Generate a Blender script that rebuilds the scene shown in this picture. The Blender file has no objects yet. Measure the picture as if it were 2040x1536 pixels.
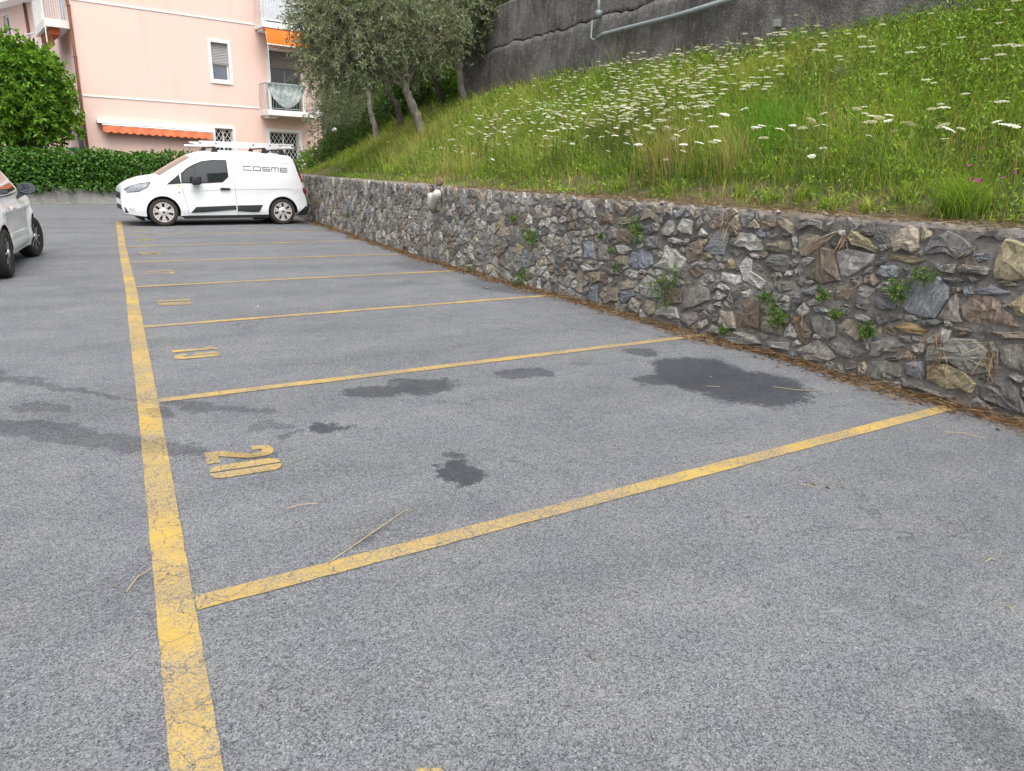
import bpy, bmesh, math, random
import numpy as np
from mathutils import Vector, Matrix, noise as mnoise

random.seed(7)
RNG = np.random.default_rng(11)
scene = bpy.context.scene
COL = scene.collection
R = math.radians

# ------------------------------------------------------------------ camera
PW, PH, FPX = 2040, 1536, 1430.0            # photograph size and focal length in pixels
CAM_R = np.array([0.88551573, -0.46388634, 0.02591052])
CAM_U = np.array([0.11128773, 0.26592211, 0.9575492])
CAM_F = np.array([0.45108417, 0.84504136, -0.28710306])
CAM_C = np.array([0.0, 0.0, 1.45])
cam = bpy.data.cameras.new('camera')
cam.sensor_width = 36.0
cam.lens = FPX / PW * 36.0
cam.clip_start = 0.05
cam.clip_end = 2000
cam_ob = bpy.data.objects.new('camera', cam)
COL.objects.link(cam_ob)
cam_ob.matrix_world = Matrix(((CAM_R[0], CAM_U[0], -CAM_F[0], CAM_C[0]),
                              (CAM_R[1], CAM_U[1], -CAM_F[1], CAM_C[1]),
                              (CAM_R[2], CAM_U[2], -CAM_F[2], CAM_C[2]),
                              (0, 0, 0, 1)))
scene.camera = cam_ob

# ------------------------------------------------------------------ sky, sun, exposure
SUN_EL, SUN_AZ = 63.0, 186.0                 # azimuth clockwise from +Y
world = bpy.data.worlds.new('World')
scene.world = world
world.use_nodes = True
wn = world.node_tree.nodes
wl = world.node_tree.links
wn.clear()
w_out = wn.new('ShaderNodeOutputWorld')
w_bg = wn.new('ShaderNodeBackground')
w_sky = wn.new('ShaderNodeTexSky')
w_sky.sky_type = 'NISHITA'
w_sky.sun_disc = False
w_sky.sun_elevation = R(SUN_EL)
w_sky.sun_rotation = R(SUN_AZ)
w_sky.air_density = 1.0
w_sky.dust_density = 6.0
w_sky.ozone_density = 1.0
w_hsv = wn.new('ShaderNodeHueSaturation')     # cloud cover takes most of the blue out
w_hsv.inputs['Saturation'].default_value = 0.30
w_bg.inputs['Strength'].default_value = 0.15
wl.new(w_sky.outputs[0], w_hsv.inputs['Color'])
wl.new(w_hsv.outputs[0], w_bg.inputs['Color'])
wl.new(w_bg.outputs[0], w_out.inputs['Surface'])
sun = bpy.data.lights.new('sun', 'SUN')
sun.energy = 0.85
sun.angle = R(55)
sun.color = (1.0, 0.965, 0.91)
sun_ob = bpy.data.objects.new('sun', sun)
COL.objects.link(sun_ob)
sdir = Vector((math.sin(R(SUN_AZ)) * math.cos(R(SUN_EL)), math.cos(R(SUN_AZ)) * math.cos(R(SUN_EL)), math.sin(R(SUN_EL))))
sun_ob.rotation_euler = sdir.to_track_quat('Z', 'Y').to_euler()
sun_ob.location = sdir * 60
scene.view_settings.view_transform = 'Standard'
scene.view_settings.look = 'None'
scene.view_settings.exposure = 0.92
scene.view_settings.gamma = 1.0
scene.view_settings.use_curve_mapping = False

# ------------------------------------------------------------------ photo pixel -> ray -> place
def ray(px, py):
    return (px - PW / 2) / FPX * CAM_R - (py - PH / 2) / FPX * CAM_U + CAM_F
def G(px, py, z=0.0):
    d = ray(px, py)
    return CAM_C + d * ((z - CAM_C[2]) / d[2])
def at_depth_y(px, py, Y):
    d = ray(px, py)
    return CAM_C + d * (Y / d[1])
def on_plane_x(px, py, X):
    d = ray(px, py)
    return CAM_C + d * (X / d[0])
def proj(p):
    p = np.asarray(p, float) - CAM_C
    z = p @ CAM_F
    return np.stack([PW / 2 + FPX * (p @ CAM_R) / z, PH / 2 - FPX * (p @ CAM_U) / z], -1)

# ------------------------------------------------------------------ object helpers
def tag(o, label=None, cat=None, group=None, kind=None):
    if label: o['label'] = label
    if cat: o['category'] = cat
    if group: o['group'] = group
    if kind: o['kind'] = kind
    return o
def link(o, parent=None, world_coords=True):
    COL.objects.link(o)
    if parent is not None:
        o.parent = parent
        if world_coords and parent.parent is None:
            o.matrix_parent_inverse = parent.matrix_basis.inverted()
    return o
def empty(name, loc=(0, 0, 0), rz=0.0, label=None, cat=None, group=None):
    o = bpy.data.objects.new(name, None)
    o.empty_display_size = 0.2
    o.location = loc
    o.rotation_euler = (0, 0, rz)
    bpy.context.view_layer.update()
    o.matrix_basis = Matrix.Translation(Vector(loc)) @ Matrix.Rotation(rz, 4, 'Z')
    COL.objects.link(o)
    return tag(o, label, cat, group)
def np_mesh(name, V, faces, mats, cols=None, smooth=False, midx=None):
    """faces: list of int arrays (m,k)"""
    me = bpy.data.meshes.new(name)
    V = np.asarray(V, np.float32)
    faces = [np.asarray(f, np.int32) for f in faces if len(f)]
    me.vertices.add(len(V))
    me.vertices.foreach_set('co', V.ravel())
    loops = np.concatenate([f.ravel() for f in faces])
    tot = np.concatenate([np.full(len(f), f.shape[1], np.int32) for f in faces])
    start = np.concatenate([[0], np.cumsum(tot)[:-1]]).astype(np.int32)
    me.loops.add(len(loops))
    me.loops.foreach_set('vertex_index', loops)
    me.polygons.add(len(tot))
    me.polygons.foreach_set('loop_start', start)
    if midx is not None:
        me.polygons.foreach_set('material_index', np.asarray(midx, np.int32))
    me.polygons.foreach_set('use_smooth', np.full(len(tot), smooth, bool))
    me.update(calc_edges=True)
    if cols is not None:
        a = me.color_attributes.new('col', 'FLOAT_COLOR', 'POINT')
        c = np.ones((len(V), 4), np.float32)
        c[:, :3] = cols
        a.data.foreach_set('color', c.ravel())
    for m in (mats if isinstance(mats, (list, tuple)) else [mats]):
        me.materials.append(m)
    return me
class Geo:
    def __init__(s):
        s.v, s.f, s.m = [], [], []
    def add(s, v, f, m=0):
        b = len(s.v)
        s.v += [tuple(map(float, p)) for p in v]
        s.f += [tuple(i + b for i in q) for q in f]
        s.m += [m] * len(f)
        return s
    def box(s, x0, x1, y0, y1, z0, z1, m=0):
        v = [(x, y, z) for z in (z0, z1) for y in (y0, y1) for x in (x0, x1)]
        return s.add(v, [(0, 2, 3, 1), (4, 5, 7, 6), (0, 1, 5, 4), (2, 6, 7, 3), (0, 4, 6, 2), (1, 3, 7, 5)], m)
    def tube(s, pts, rad, n=8, m=0, caps=True):
        pts = [np.asarray(p, float) for p in pts]
        rad = rad if isinstance(rad, (list, tuple, np.ndarray)) else [rad] * len(pts)
        V = []
        prev = None
        for i, p in enumerate(pts):
            t = pts[min(i + 1, len(pts) - 1)] - pts[max(i - 1, 0)]
            t = t / (np.linalg.norm(t) + 1e-9)
            if prev is None:
                a = np.array([0, 0, 1.0]) if abs(t[2]) < .9 else np.array([1.0, 0, 0])
                prev = np.cross(t, a)
            prev = prev - t * (prev @ t)
            prev /= np.linalg.norm(prev) + 1e-9
            b = np.cross(t, prev)
            for k in range(n):
                an = 2 * math.pi * k / n
                V.append(p + rad[i] * (math.cos(an) * prev + math.sin(an) * b))
        F = [(i * n + k, i * n + (k + 1) % n, (i + 1) * n + (k + 1) % n, (i + 1) * n + k) for i in range(len(pts) - 1) for k in range(n)]
        if caps:
            F += [tuple(range(n))[::-1], tuple(range((len(pts) - 1) * n, len(pts) * n))]
        return s.add(V, F, m)
    def lathe(s, prof, c, axis='y', n=32, m=0):
        """prof: list of (r, h) ; axis y"""
        V = []
        for r, h in prof:
            for k in range(n):
                a = 2 * math.pi * k / n
                V.append((c[0] + r * math.cos(a), c[1] + h, c[2] + r * math.sin(a)) if axis == 'y' else (c[0] + r * math.cos(a), c[1] + r * math.sin(a), c[2] + h))
        F = [(i * n + k, i * n + (k + 1) % n, (i + 1) * n + (k + 1) % n, (i + 1) * n + k) for i in range(len(prof) - 1) for k in range(n)]
        return s.add(V, F, m)
    def mesh(s, name, mats, smooth=False):
        me = bpy.data.meshes.new(name)
        me.from_pydata(s.v, [], s.f)
        for m in (mats if isinstance(mats, (list, tuple)) else [mats]):
            me.materials.append(m)
        me.polygons.foreach_set('material_index', s.m)
        me.polygons.foreach_set('use_smooth', [smooth] * len(s.f))
        bm = bmesh.new()
        bm.from_mesh(me)
        bmesh.ops.recalc_face_normals(bm, faces=bm.faces)
        bm.to_mesh(me)
        bm.free()
        me.update()
        return me
    def obj(s, name, mats, parent=None, world_coords=False, smooth=False):
        o = bpy.data.objects.new(name, s.mesh(name, mats, smooth))
        return link(o, parent, world_coords)
def auto_smooth(o, deg=35):
    me = o.data
    bm = bmesh.new()
    bm.from_mesh(me)
    for f in bm.faces: f.smooth = True
    for e in bm.edges:
        if len(e.link_faces) == 2 and e.calc_face_angle(0) > R(deg): e.smooth = False
    bm.to_mesh(me)
    bm.free()
    return o
def bevel(o, w=0.01, seg=2):
    me = o.data
    bm = bmesh.new()
    bm.from_mesh(me)
    bmesh.ops.remove_doubles(bm, verts=bm.verts, dist=1e-5)
    es = [e for e in bm.edges if len(e.link_faces) == 2 and e.calc_face_angle(0) > R(25)]
    bmesh.ops.bevel(bm, geom=es, offset=w, segments=seg, affect='EDGES', profile=0.5)
    bm.to_mesh(me)
    bm.free()
    return o

# ------------------------------------------------------------------ materials
class NT:
    def __init__(s, name):
        s.mat = bpy.data.materials.new(name)
        s.mat.use_nodes = True
        s.t = s.mat.node_tree
        s.t.nodes.clear()
        s.out = s.n('ShaderNodeOutputMaterial')
    def n(s, typ, **kw):
        nd = s.t.nodes.new(typ)
        for k, v in kw.items(): setattr(nd, k, v)
        return nd
    def set(s, sock, val):
        if hasattr(val, 'is_output') or isinstance(val, bpy.types.NodeSocket): s.t.links.new(val, sock)
        elif val is not None:
            if sock.type == 'RGBA' and len(val) == 3: val = (*val, 1)
            sock.default_value = val
    def pos(s): return s.n('ShaderNodeNewGeometry').outputs['Position']
    def obj(s): return s.n('ShaderNodeTexCoord').outputs['Object']
    def mapping(s, vec, scale=(1, 1, 1), rot=(0, 0, 0), loc=(0, 0, 0), typ='POINT'):
        m = s.n('ShaderNodeMapping', vector_type=typ)
        s.set(m.inputs['Vector'], vec)
        m.inputs['Scale'].default_value = scale
        m.inputs['Rotation'].default_value = rot
        m.inputs['Location'].default_value = loc
        return m.outputs[0]
    def noise(s, vec, scale, detail=3, rough=.55, col=False):
        m = s.n('ShaderNodeTexNoise')
        s.set(m.inputs['Vector'], vec)
        m.inputs['Scale'].default_value = scale
        m.inputs['Detail'].default_value = detail
        m.inputs['Roughness'].default_value = rough
        return m.outputs['Color' if col else 'Fac']
    def vor(s, vec, scale, feature='F1', out='Distance', rnd=1.0):
        m = s.n('ShaderNodeTexVoronoi', feature=feature)
        s.set(m.inputs['Vector'], vec)
        m.inputs['Scale'].default_value = scale
        m.inputs['Randomness'].default_value = rnd
        return m.outputs[out]
    def rng(s, v, a, b, c=0.0, d=1.0, smooth=False):
        m = s.n('ShaderNodeMapRange')
        if smooth: m.interpolation_type = 'SMOOTHSTEP'
        s.set(m.inputs['Value'], v)
        for k, x in zip(('From Min', 'From Max', 'To Min', 'To Max'), (a, b, c, d)): m.inputs[k].default_value = x
        return m.outputs[0]
    def math(s, op, a, b=None, clamp=False):
        m = s.n('ShaderNodeMath', operation=op, use_clamp=clamp)
        s.set(m.inputs[0], a)
        if b is not None: s.set(m.inputs[1], b)
        return m.outputs[0]
    def mix(s, f, a, b, blend='MIX'):
        m = s.n('ShaderNodeMix', data_type='RGBA', blend_type=blend)
        s.set(m.inputs[0], f)
        s.set(m.inputs[6], a)
        s.set(m.inputs[7], b)
        return m.outputs[2]
    def ramp(s, f, stops):
        m = s.n('ShaderNodeValToRGB')
        s.set(m.inputs[0], f)
        el = m.color_ramp.elements
        while len(el) < len(stops): el.new(0.5)
        for e, (p, c) in zip(el, stops):
            e.position = p
            e.color = (*c, 1) if len(c) == 3 else c
        return m.outputs[0]
    def bump(s, h, strength=.3, dist=.01):
        m = s.n('ShaderNodeBump')
        s.set(m.inputs['Height'], h)
        m.inputs['Strength'].default_value = strength
        m.inputs['Distance'].default_value = dist
        return m.outputs[0]
    def attr(s, name='col'):
        return s.n('ShaderNodeAttribute', attribute_name=name).outputs['Color']
    def bsdf(s, color, rough=.6, metal=0.0, normal=None, spec=.5, coat=0.0, trans=0.0, ior=None):
        b = s.n('ShaderNodeBsdfPrincipled')
        s.set(b.inputs['Base Color'], color)
        s.set(b.inputs['Roughness'], rough)
        s.set(b.inputs['Metallic'], metal)
        s.set(b.inputs['Specular IOR Level'], spec)
        s.set(b.inputs['Coat Weight'], coat)
        b.inputs['Coat Roughness'].default_value = 0.04
        if trans: b.inputs['Transmission Weight'].default_value = trans
        if ior: b.inputs['IOR'].default_value = ior
        if normal is not None: s.set(b.inputs['Normal'], normal)
        return b.outputs[0]
    def done(s, sh):
        s.t.links.new(sh, s.out.inputs['Surface'])
        return s.mat
def simple(name, color, rough=.5, metal=0.0, spec=.5, coat=0.0, var=0.0, vscale=6, bump=0.0, bscale=60):
    t = NT(name)
    p = t.obj()
    c = color
    if var:
        f = t.noise(p, vscale, 4)
        lo = tuple(max(0, x * (1 - var)) for x in color)
        hi = tuple(min(1, x * (1 + var)) for x in color)
        c = t.ramp(f, [(.3, lo), (.7, hi)])
    nrm = t.bump(t.noise(p, bscale, 4), bump, .01) if bump else None
    return t.done(t.bsdf(c, rough, metal, nrm, spec, coat))

# --- asphalt with its oil and water stains (each stain an uneven ellipse on the ground)
STAINS = []   # (left, right, top, bottom, strength)
for a in [((1292, 738), (1500, 752), (1400, 710), (1395, 782), 1.0), ((1380, 745), (1614, 798), (1500, 736), (1498, 806), 1.0), ((1275, 762), (1360, 752), (1320, 748), (1318, 768), .8),
          ((1243, 702), (1312, 701), (1278, 693), (1278, 712), .75),
          ((666, 781), (800, 777), (730, 765), (735, 791), .8), ((770, 772), (918, 766), (840, 750), (845, 785), .85),
          ((985, 750), (1098, 737), (1035, 730), (1045, 754), .7), ((1138, 726), (1182, 725), (1160, 721), (1160, 730), .5),
          ((864, 940), (966, 940), (913, 914), (913, 962), 1.0), ((900, 908), (925, 906), (912, 901), (912, 914), .7),
          ((622, 854), (690, 853), (656, 842), (656, 864), 1.25),
          ((-160, 722), (290, 800), (70, 757), (67, 767), .60), ((320, 804), (560, 822), (440, 808), (438, 822), .55),
          ((280, 818), (366, 829), (322, 818), (322, 833), .6), ((30, 806), (152, 820), (90, 807), (90, 821), .55),
          ((-100, 838), (450, 908), (200, 870), (196, 898), .62), ((-60, 832), (216, 862), (90, 842), (88, 855), .65),
          ((440, 902), (556, 908), (500, 899), (500, 914), .6), ((490, 850), (590, 848), (540, 843), (540, 854), .5),
          ((545, 876), (605, 856), (575, 862), (580, 871), .6),
          ((930, 555), (1130, 590), (1040, 562), (1030, 584), .55), ((800, 520), (930, 540), (870, 521), (860, 541), .4),
          ((1640, 1180), (1900, 1250), (1780, 1190), (1760, 1240), .22), ((1850, 1400), (2060, 1500), (1990, 1420), (1950, 1510), .35),
          ((690, 1090), (780, 1060), (735, 1068), (740, 1085), .5)]:
    STAINS.append(a)
def asphalt_nodes(t):
    p = t.pos()
    big = t.noise(p, .55, 4, .6)
    mid = t.noise(p, 3.2, 5, .62)
    fine = t.noise(p, 45, 3, .6)
    cellc = t.vor(p, 215, out='Color')
    cell = t.n('ShaderNodeSeparateColor')
    t.set(cell.inputs[0], cellc)
    grain = t.noise(p, 260, 4, .75)
    v = t.math('ADD', t.math('MULTIPLY', t.rng(big, .3, .7, -.010, .010), 1.0), t.rng(mid, .3, .7, -.014, .014))
    v = t.math('ADD', v, t.rng(fine, .3, .7, -.022, .022))
    v = t.math('ADD', v, t.rng(cell.outputs[0], 0, 1, -.085, .085))
    v = t.math('ADD', v, t.rng(grain, .3, .7, -.07, .07))
    v = t.math('ADD', v, .158)
    spark = t.rng(cell.outputs[1], .975, .99, 0, .13)
    pits = t.math('MULTIPLY', t.rng(cell.outputs[2], .94, .985, 1, .45), t.rng(t.noise(p, 95, 3, .65), .30, .42, .50, 1))
    v = t.math('MULTIPLY', t.math('ADD', v, spark), pits)
    # tyre-worn darker lanes across the bays
    worn = t.math('MULTIPLY', t.rng(t.noise(t.mapping(p, (.35, 1.3, 1), (0, 0, .06)), 1.1, 4, .6), .42, .68, 1.0, .80), t.rng(t.noise(t.mapping(p, (1, 2.4, 1), (0, 0, .3)), 9, 4, .7), .58, .72, 1, .72))
    v = t.math('MULTIPLY', v, worn)
    # hairline cracks, only here and there
    wp = t.n('ShaderNodeVectorMath', operation='ADD')
    t.set(wp.inputs[0], p)
    sc = t.n('ShaderNodeVectorMath', operation='SCALE')
    t.set(sc.inputs[0], t.noise(p, 6, 4, .7, col=True))
    sc.inputs['Scale'].default_value = .35
    t.set(wp.inputs[1], sc.outputs[0])
    crack = t.rng(t.vor(wp.outputs[0], 1.7, 'DISTANCE_TO_EDGE'), .002, .010, 1, 0)
    crack = t.math('MULTIPLY', crack, t.rng(t.noise(p, .8, 3), .50, .62, 0, .6))
    v = t.math('MULTIPLY', v, t.math('SUBTRACT', 1.0, crack))
    col = t.mix(t.rng(mid, .35, .7), (.94, .98, 1.07, 1), (.985, 1.0, 1.02, 1))
    g = t.n('ShaderNodeCombineColor')
    for i in range(3): t.set(g.inputs[i], v)
    base = t.mix(1.0, g.outputs[0], col, 'MULTIPLY')
    # dust and dirt tint along the wall
    # stains
    dn = t.n('ShaderNodeVectorMath', operation='SUBTRACT')
    t.set(dn.inputs[0], t.noise(p, 9, 6, .66, col=True))
    dn.inputs[1].default_value = (.5, .5, .5)
    ds = t.n('ShaderNodeVectorMath', operation='SCALE')
    t.set(ds.inputs[0], dn.outputs[0])
    ds.inputs['Scale'].default_value = .26
    dl = t.n('ShaderNodeVectorMath', operation='SUBTRACT')
    t.set(dl.inputs[0], t.noise(p, 3.1, 3, .6, col=True))
    dl.inputs[1].default_value = (.5, .5, .5)
    dm = t.n('ShaderNodeVectorMath', operation='SCALE')
    t.set(dm.inputs[0], dl.outputs[0])
    dm.inputs['Scale'].default_value = .30
    d2 = t.n('ShaderNodeVectorMath', operation='ADD')
    t.set(d2.inputs[0], p)
    t.set(d2.inputs[1], dm.outputs[0])
    dp = t.n('ShaderNodeVectorMath', operation='ADD')
    t.set(dp.inputs[0], d2.outputs[0])
    t.set(dp.inputs[1], ds.outputs[0])
    edge = t.math('ADD', t.math('ADD', t.rng(grain, .2, .8, -.10, .10), t.rng(cell.outputs[0], 0, 1, -.10, .10)), t.rng(t.noise(p, 22, 4, .7), .3, .7, -.16, .16))
    mask = None
    for l, r_, tp, bt, st in STAINS:
        a, b = G(*l), G(*r_)
        c = (a + b) / 2
        ax = (b - a)[:2]
        half = np.linalg.norm(ax) / 2
        ang = math.atan2(ax[1], ax[0])
        w = np.linalg.norm((G(*tp) - G(*bt))[:2]) / 2
        q = t.mapping(dp.outputs[0], (half, w, 50), (0, 0, ang), tuple(c), 'TEXTURE')
        ln = t.n('ShaderNodeVectorMath', operation='LENGTH')
        t.set(ln.inputs[0], q)
        m = t.math('ADD', ln.outputs['Value'], edge)
        m = t.rng(m, .93, 1.03, st, 0)
        mask = m if mask is None else t.math('MAXIMUM', mask, m)
    dark = t.rng(mask, 0, 1, 1, .33)
    dk = t.n('ShaderNodeCombineColor')
    for i in range(3): t.set(dk.inputs[i], t.rng(mask, 0, 1, 1, (.33, .345, .375)[i]))
    stained = t.mix(1.0, base, dk.outputs[0], 'MULTIPLY')
    rough = t.rng(mask, 0, 1, .88, .62)
    h = t.math('ADD', t.math('MULTIPLY', cell.outputs[0], .5), t.math('MULTIPLY', grain, .6))
    return p, stained, rough, h, cell, mask, dk.outputs[0]
def m_asphalt():
    t = NT('asphalt')
    p, c, r, h, cell, mask, dk = asphalt_nodes(t)
    return t.done(t.bsdf(c, r, 0, t.bump(h, .55, .006), .35))
def m_paint():
    t = NT('yellow_paint')
    p, c, r, h, cell, mask, dk = asphalt_nodes(t)
    # crackle along and across the stripes
    wv = t.n('ShaderNodeVectorMath', operation='ADD')
    t.set(wv.inputs[0], p)
    sc = t.n('ShaderNodeVectorMath', operation='SCALE')
    t.set(sc.inputs[0], t.noise(p, 18, 3, .6, col=True))
    sc.inputs['Scale'].default_value = .07
    t.set(wv.inputs[1], sc.outputs[0])
    e1 = t.vor(wv.outputs[0], 8.5, 'DISTANCE_TO_EDGE')
    e2 = t.vor(wv.outputs[0], 26, 'DISTANCE_TO_EDGE')
    cr = t.rng(e1, .004, .020, 1, 0)
    cr2 = t.math('MULTIPLY', t.rng(e2, .004, .04, .75, 0), t.rng(t.noise(p, 5, 3), .46, .60))
    cr = t.math('MAXIMUM', cr, cr2)
    # wear: the paint is thin where tyres roll, grains show through
    thin = t.rng(t.noise(p, 1.9, 4, .6), .33, .58, .12, .95)
    gr = t.rng(cell.outputs[0], 0, 1, 0, 1)
    gn = t.noise(p, 220, 3, .7)
    holes = t.rng(t.math('ADD', t.math('MULTIPLY', gr, .45), t.math('MULTIPLY', gn, .65)), .54, .66, 0, 1)
    wear = t.math('MULTIPLY', holes, thin)
    wear = t.math('ADD', wear, t.rng(t.noise(p, 60, 3), .70, .76, 0, .8), clamp=True)
    fac = t.math('MAXIMUM', cr, wear)
    y = t.ramp(t.noise(p, 4.5, 4, .6), [(.3, (.40, .265, .065)), (.5, (.475, .315, .05)), (.72, (.52, .36, .09))])
    y = t.mix(t.math('MULTIPLY', thin, .8), y, (.34, .26, .13, 1))
    y = t.mix(.45, y, t.mix(1.0, y, dk, 'MULTIPLY'))
    col = t.mix(fac, y, t.mix(.35, c, (.05, .04, .03, 1)))
    return t.done(t.bsdf(col, .75, 0, t.bump(t.math('SUBTRACT', t.math('MULTIPLY', h, .5), cr), .45, .004), .3))
M = {}
M['asphalt'] = m_asphalt()
M['paint'] = m_paint()
def m_stone():
    t = NT('wall_stone')
    p = t.pos()
    rnd = t.n('ShaderNodeObjectInfo').outputs['Random']
    rot = t.n('ShaderNodeVectorRotate', rotation_type='X_AXIS')
    t.set(rot.inputs['Vector'], p)
    t.set(rot.inputs['Angle'], t.math('MULTIPLY', rnd, 2.2))
    lay = t.noise(t.mapping(rot.outputs[0], (1, 1.2, 7)), 7, 5, .65)
    n1 = t.noise(p, 9, 5, .6)
    n2 = t.noise(p, 60, 4, .65)
    base = t.attr()
    c = t.mix(1.0, base, t.ramp(lay, [(.28, (.55, .55, .56)), (.5, (1, 1, 1)), (.75, (1.45, 1.42, 1.38))]), 'MULTIPLY')
    c = t.mix(t.rng(n1, .5, .72, 0, .55), c, t.mix(.5, base, (.20, .155, .10, 1)))
    c = t.mix(t.rng(n2, .35, .65, 0, .7), c, t.mix(1, c, (.5, .5, .52, 1), 'MULTIPLY'))
    c = t.mix(t.rng(t.noise(p, 14, 6, .75), .50, .62, 0, .5), c, t.mix(1, c, (1.5, 1.48, 1.42, 1), 'MULTIPLY'))
    c = t.mix(t.rng(t.noise(p, 23, 4, .7), .66, .74, 0, .55), c, (.46, .46, .43, 1))      # pale lichen
    vein = t.rng(t.vor(t.mapping(rot.outputs[0], (1, 1, 2.2)), 5, 'DISTANCE_TO_EDGE'), .004, .016, 1, 0)
    vein = t.math('MULTIPLY', vein, t.rng(t.noise(p, 3.5, 2), .56, .64))
    c = t.mix(t.math('MULTIPLY', vein, .6), c, (.09, .08, .07, 1))
    h = t.math('ADD', t.math('MULTIPLY', lay, 1.0), t.math('ADD', t.math('MULTIPLY', n2, .35), t.math('MULTIPLY', n1, .5)))
    return t.done(t.bsdf(c, .82, 0, t.bump(h, .85, .022), .3))
M['stone'] = m_stone()
def m_mortar():
    t = NT('mortar')
    p = t.pos()
    n = t.noise(p, 6, 6, .65)
    g = t.vor(p, 55, out='Color')
    s = t.n('ShaderNodeSeparateColor')
    t.set(s.inputs[0], g)
    c = t.ramp(n, [(.25, (.075, .069, .061)), (.5, (.20, .187, .169)), (.75, (.37, .35, .32))])
    c = t.mix(t.rng(s.outputs[0], .75, 1, 0, .6), c, (.30, .29, .27, 1))
    c = t.mix(t.rng(t.noise(p, 1.7, 4), .56, .70, 0, .5), c, (.07, .075, .045, 1))
    h = t.math('ADD', n, t.math('MULTIPLY', s.outputs[0], .35))
    h = t.math('ADD', h, t.math('MULTIPLY', t.noise(p, 30, 4, .7), .7))
    return t.done(t.bsdf(c, .95, 0, t.bump(h, 1.0, .03), .2))
M['mortar'] = m_mortar()
def m_coping():
    t = NT('dusty_coping')
    p = t.pos()
    n = t.noise(p, 5, 6, .65)
    c = t.ramp(n, [(.3, (.11, .10, .088)), (.5, (.20, .185, .165)), (.7, (.33, .31, .285))])
    c = t.mix(t.rng(t.noise(p, 2.2, 4), .5, .66, 0, .7), c, (.20, .145, .095, 1))
    return t.done(t.bsdf(c, .95, 0, t.bump(t.math('ADD', n, t.math('MULTIPLY', t.noise(p, 40, 4, .7), .6)), .7, .02), .2))
M['coping'] = m_coping()
def m_concrete(name, lo, mid, hi, streak=.5, bump=.6):
    t = NT(name)
    p = t.pos()
    n = t.noise(p, 1.1, 6, .65)
    c = t.ramp(n, [(.3, lo), (.5, mid), (.72, hi)])
    st = t.noise(t.mapping(p, (2.2, 2.2, .22)), 2.2, 5, .62)
    c = t.mix(t.rng(st, .5, .66, 0, streak), c, tuple(x * .32 for x in lo) + (1,))
    c = t.mix(t.rng(t.noise(t.mapping(p, (3, 3, .35)), 1.7, 4), .60, .72, 0, .45), c, tuple(min(1, x * 1.35) for x in hi) + (1,))
    f = t.noise(p, 26, 5, .7)
    c = t.mix(t.rng(f, .35, .65, 0, .6), c, tuple(x * .5 for x in mid) + (1,))
    c = t.mix(t.rng(t.noise(p, 9, 6, .72), .52, .66, 0, .55), c, tuple(min(1, x * 1.1) for x in hi) + (1,))
    h = t.math('ADD', t.math('MULTIPLY', f, .6), t.math('ADD', n, t.math('MULTIPLY', t.vor(p, 34), .35)))
    return t.done(t.bsdf(c, .92, 0, t.bump(h, bump, .03), .25))
M['concrete_dark'] = m_concrete('weathered_concrete', (.065, .062, .057), (.14, .135, .126), (.26, .25, .235), .5, 1.0)
M['concrete_pale'] = m_concrete('rough_render', (.24, .235, .22), (.36, .35, .33), (.48, .47, .44), .3, .9)
def m_soil():
    t = NT('soil')
    p = t.pos()
    n = t.noise(p, 4, 6, .65)
    c = t.ramp(n, [(.25, (.05, .05, .022)), (.5, (.115, .095, .055)), (.7, (.20, .155, .10))])
    c = t.mix(t.rng(t.noise(p, 1.3, 3), .42, .6, 0, .7), c, (.055, .085, .02, 1))
    return t.done(t.bsdf(c, .95, 0, t.bump(t.noise(p, 30, 5, .7), .8, .03), .15))
M['soil'] = m_soil()
def m_leaf(name, transl=.35, rough=.5, spec=.35):
    t = NT(name)
    c = t.attr()
    b = t.bsdf(c, rough, 0, None, spec)
    tr = t.n('ShaderNodeBsdfTranslucent')
    t.set(tr.inputs['Color'], t.mix(1.0, c, (1.25, 1.2, .6, 1), 'MULTIPLY'))
    mx = t.n('ShaderNodeMixShader')
    mx.inputs[0].default_value = transl
    t.t.links.new(b, mx.inputs[1])
    t.t.links.new(tr.outputs[0], mx.inputs[2])
    return t.done(mx.outputs[0])
M['leaf'] = m_leaf('leaf')
M['grass'] = m_leaf('grass_blade', .4, .55, .25)
M['straw'] = m_leaf('dry_straw', .15, .8, .15)
M['petal'] = m_leaf('petal', .3, .7, .2)
def m_bark(name, lo, hi):
    t = NT(name)
    p = t.pos()
    n = t.noise(t.mapping(p, (9, 9, 2.2)), 3, 6, .68)
    c = t.ramp(n, [(.3, lo), (.7, hi)])
    return t.done(t.bsdf(c, .9, 0, t.bump(n, 1.0, .05), .2))
M['bark_pale'] = m_bark('olive_bark', (.13, .115, .095), (.36, .33, .285))
M['bark_dark'] = m_bark('dark_bark', (.035, .03, .025), (.11, .095, .08))
def m_plaster(name, base, hi):
    t = NT(name)
    p = t.pos()
    n = t.noise(p, .5, 5, .6)
    c = t.ramp(n, [(.3, base), (.7, hi)])
    st = t.noise(t.mapping(p, (1.5, 1.5, .12)), 1.6, 4, .6)
    c = t.mix(t.rng(st, .52, .72, 0, .22), c, tuple(x * .72 for x in base) + (1,))
    return t.done(t.bsdf(c, .9, 0, t.bump(t.noise(p, 45, 4, .7), .25, .01), .2))
M['pink'] = m_plaster('pink_plaster', (.765, .55, .48), (.79, .58, .51))
M['pink_plinth'] = m_plaster('deep_pink_plaster', (.62, .38, .30), (.66, .42, .34))
M['white_trim'] = simple('white_trim', (.76, .75, .73), .7, var=.06, vscale=2)
M['white_metal'] = simple('white_metal', (.74, .74, .73), .4, var=.05)
M['rail_grey'] = simple('grey_rail', (.30, .35, .355), .45, .2, var=.1)
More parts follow.
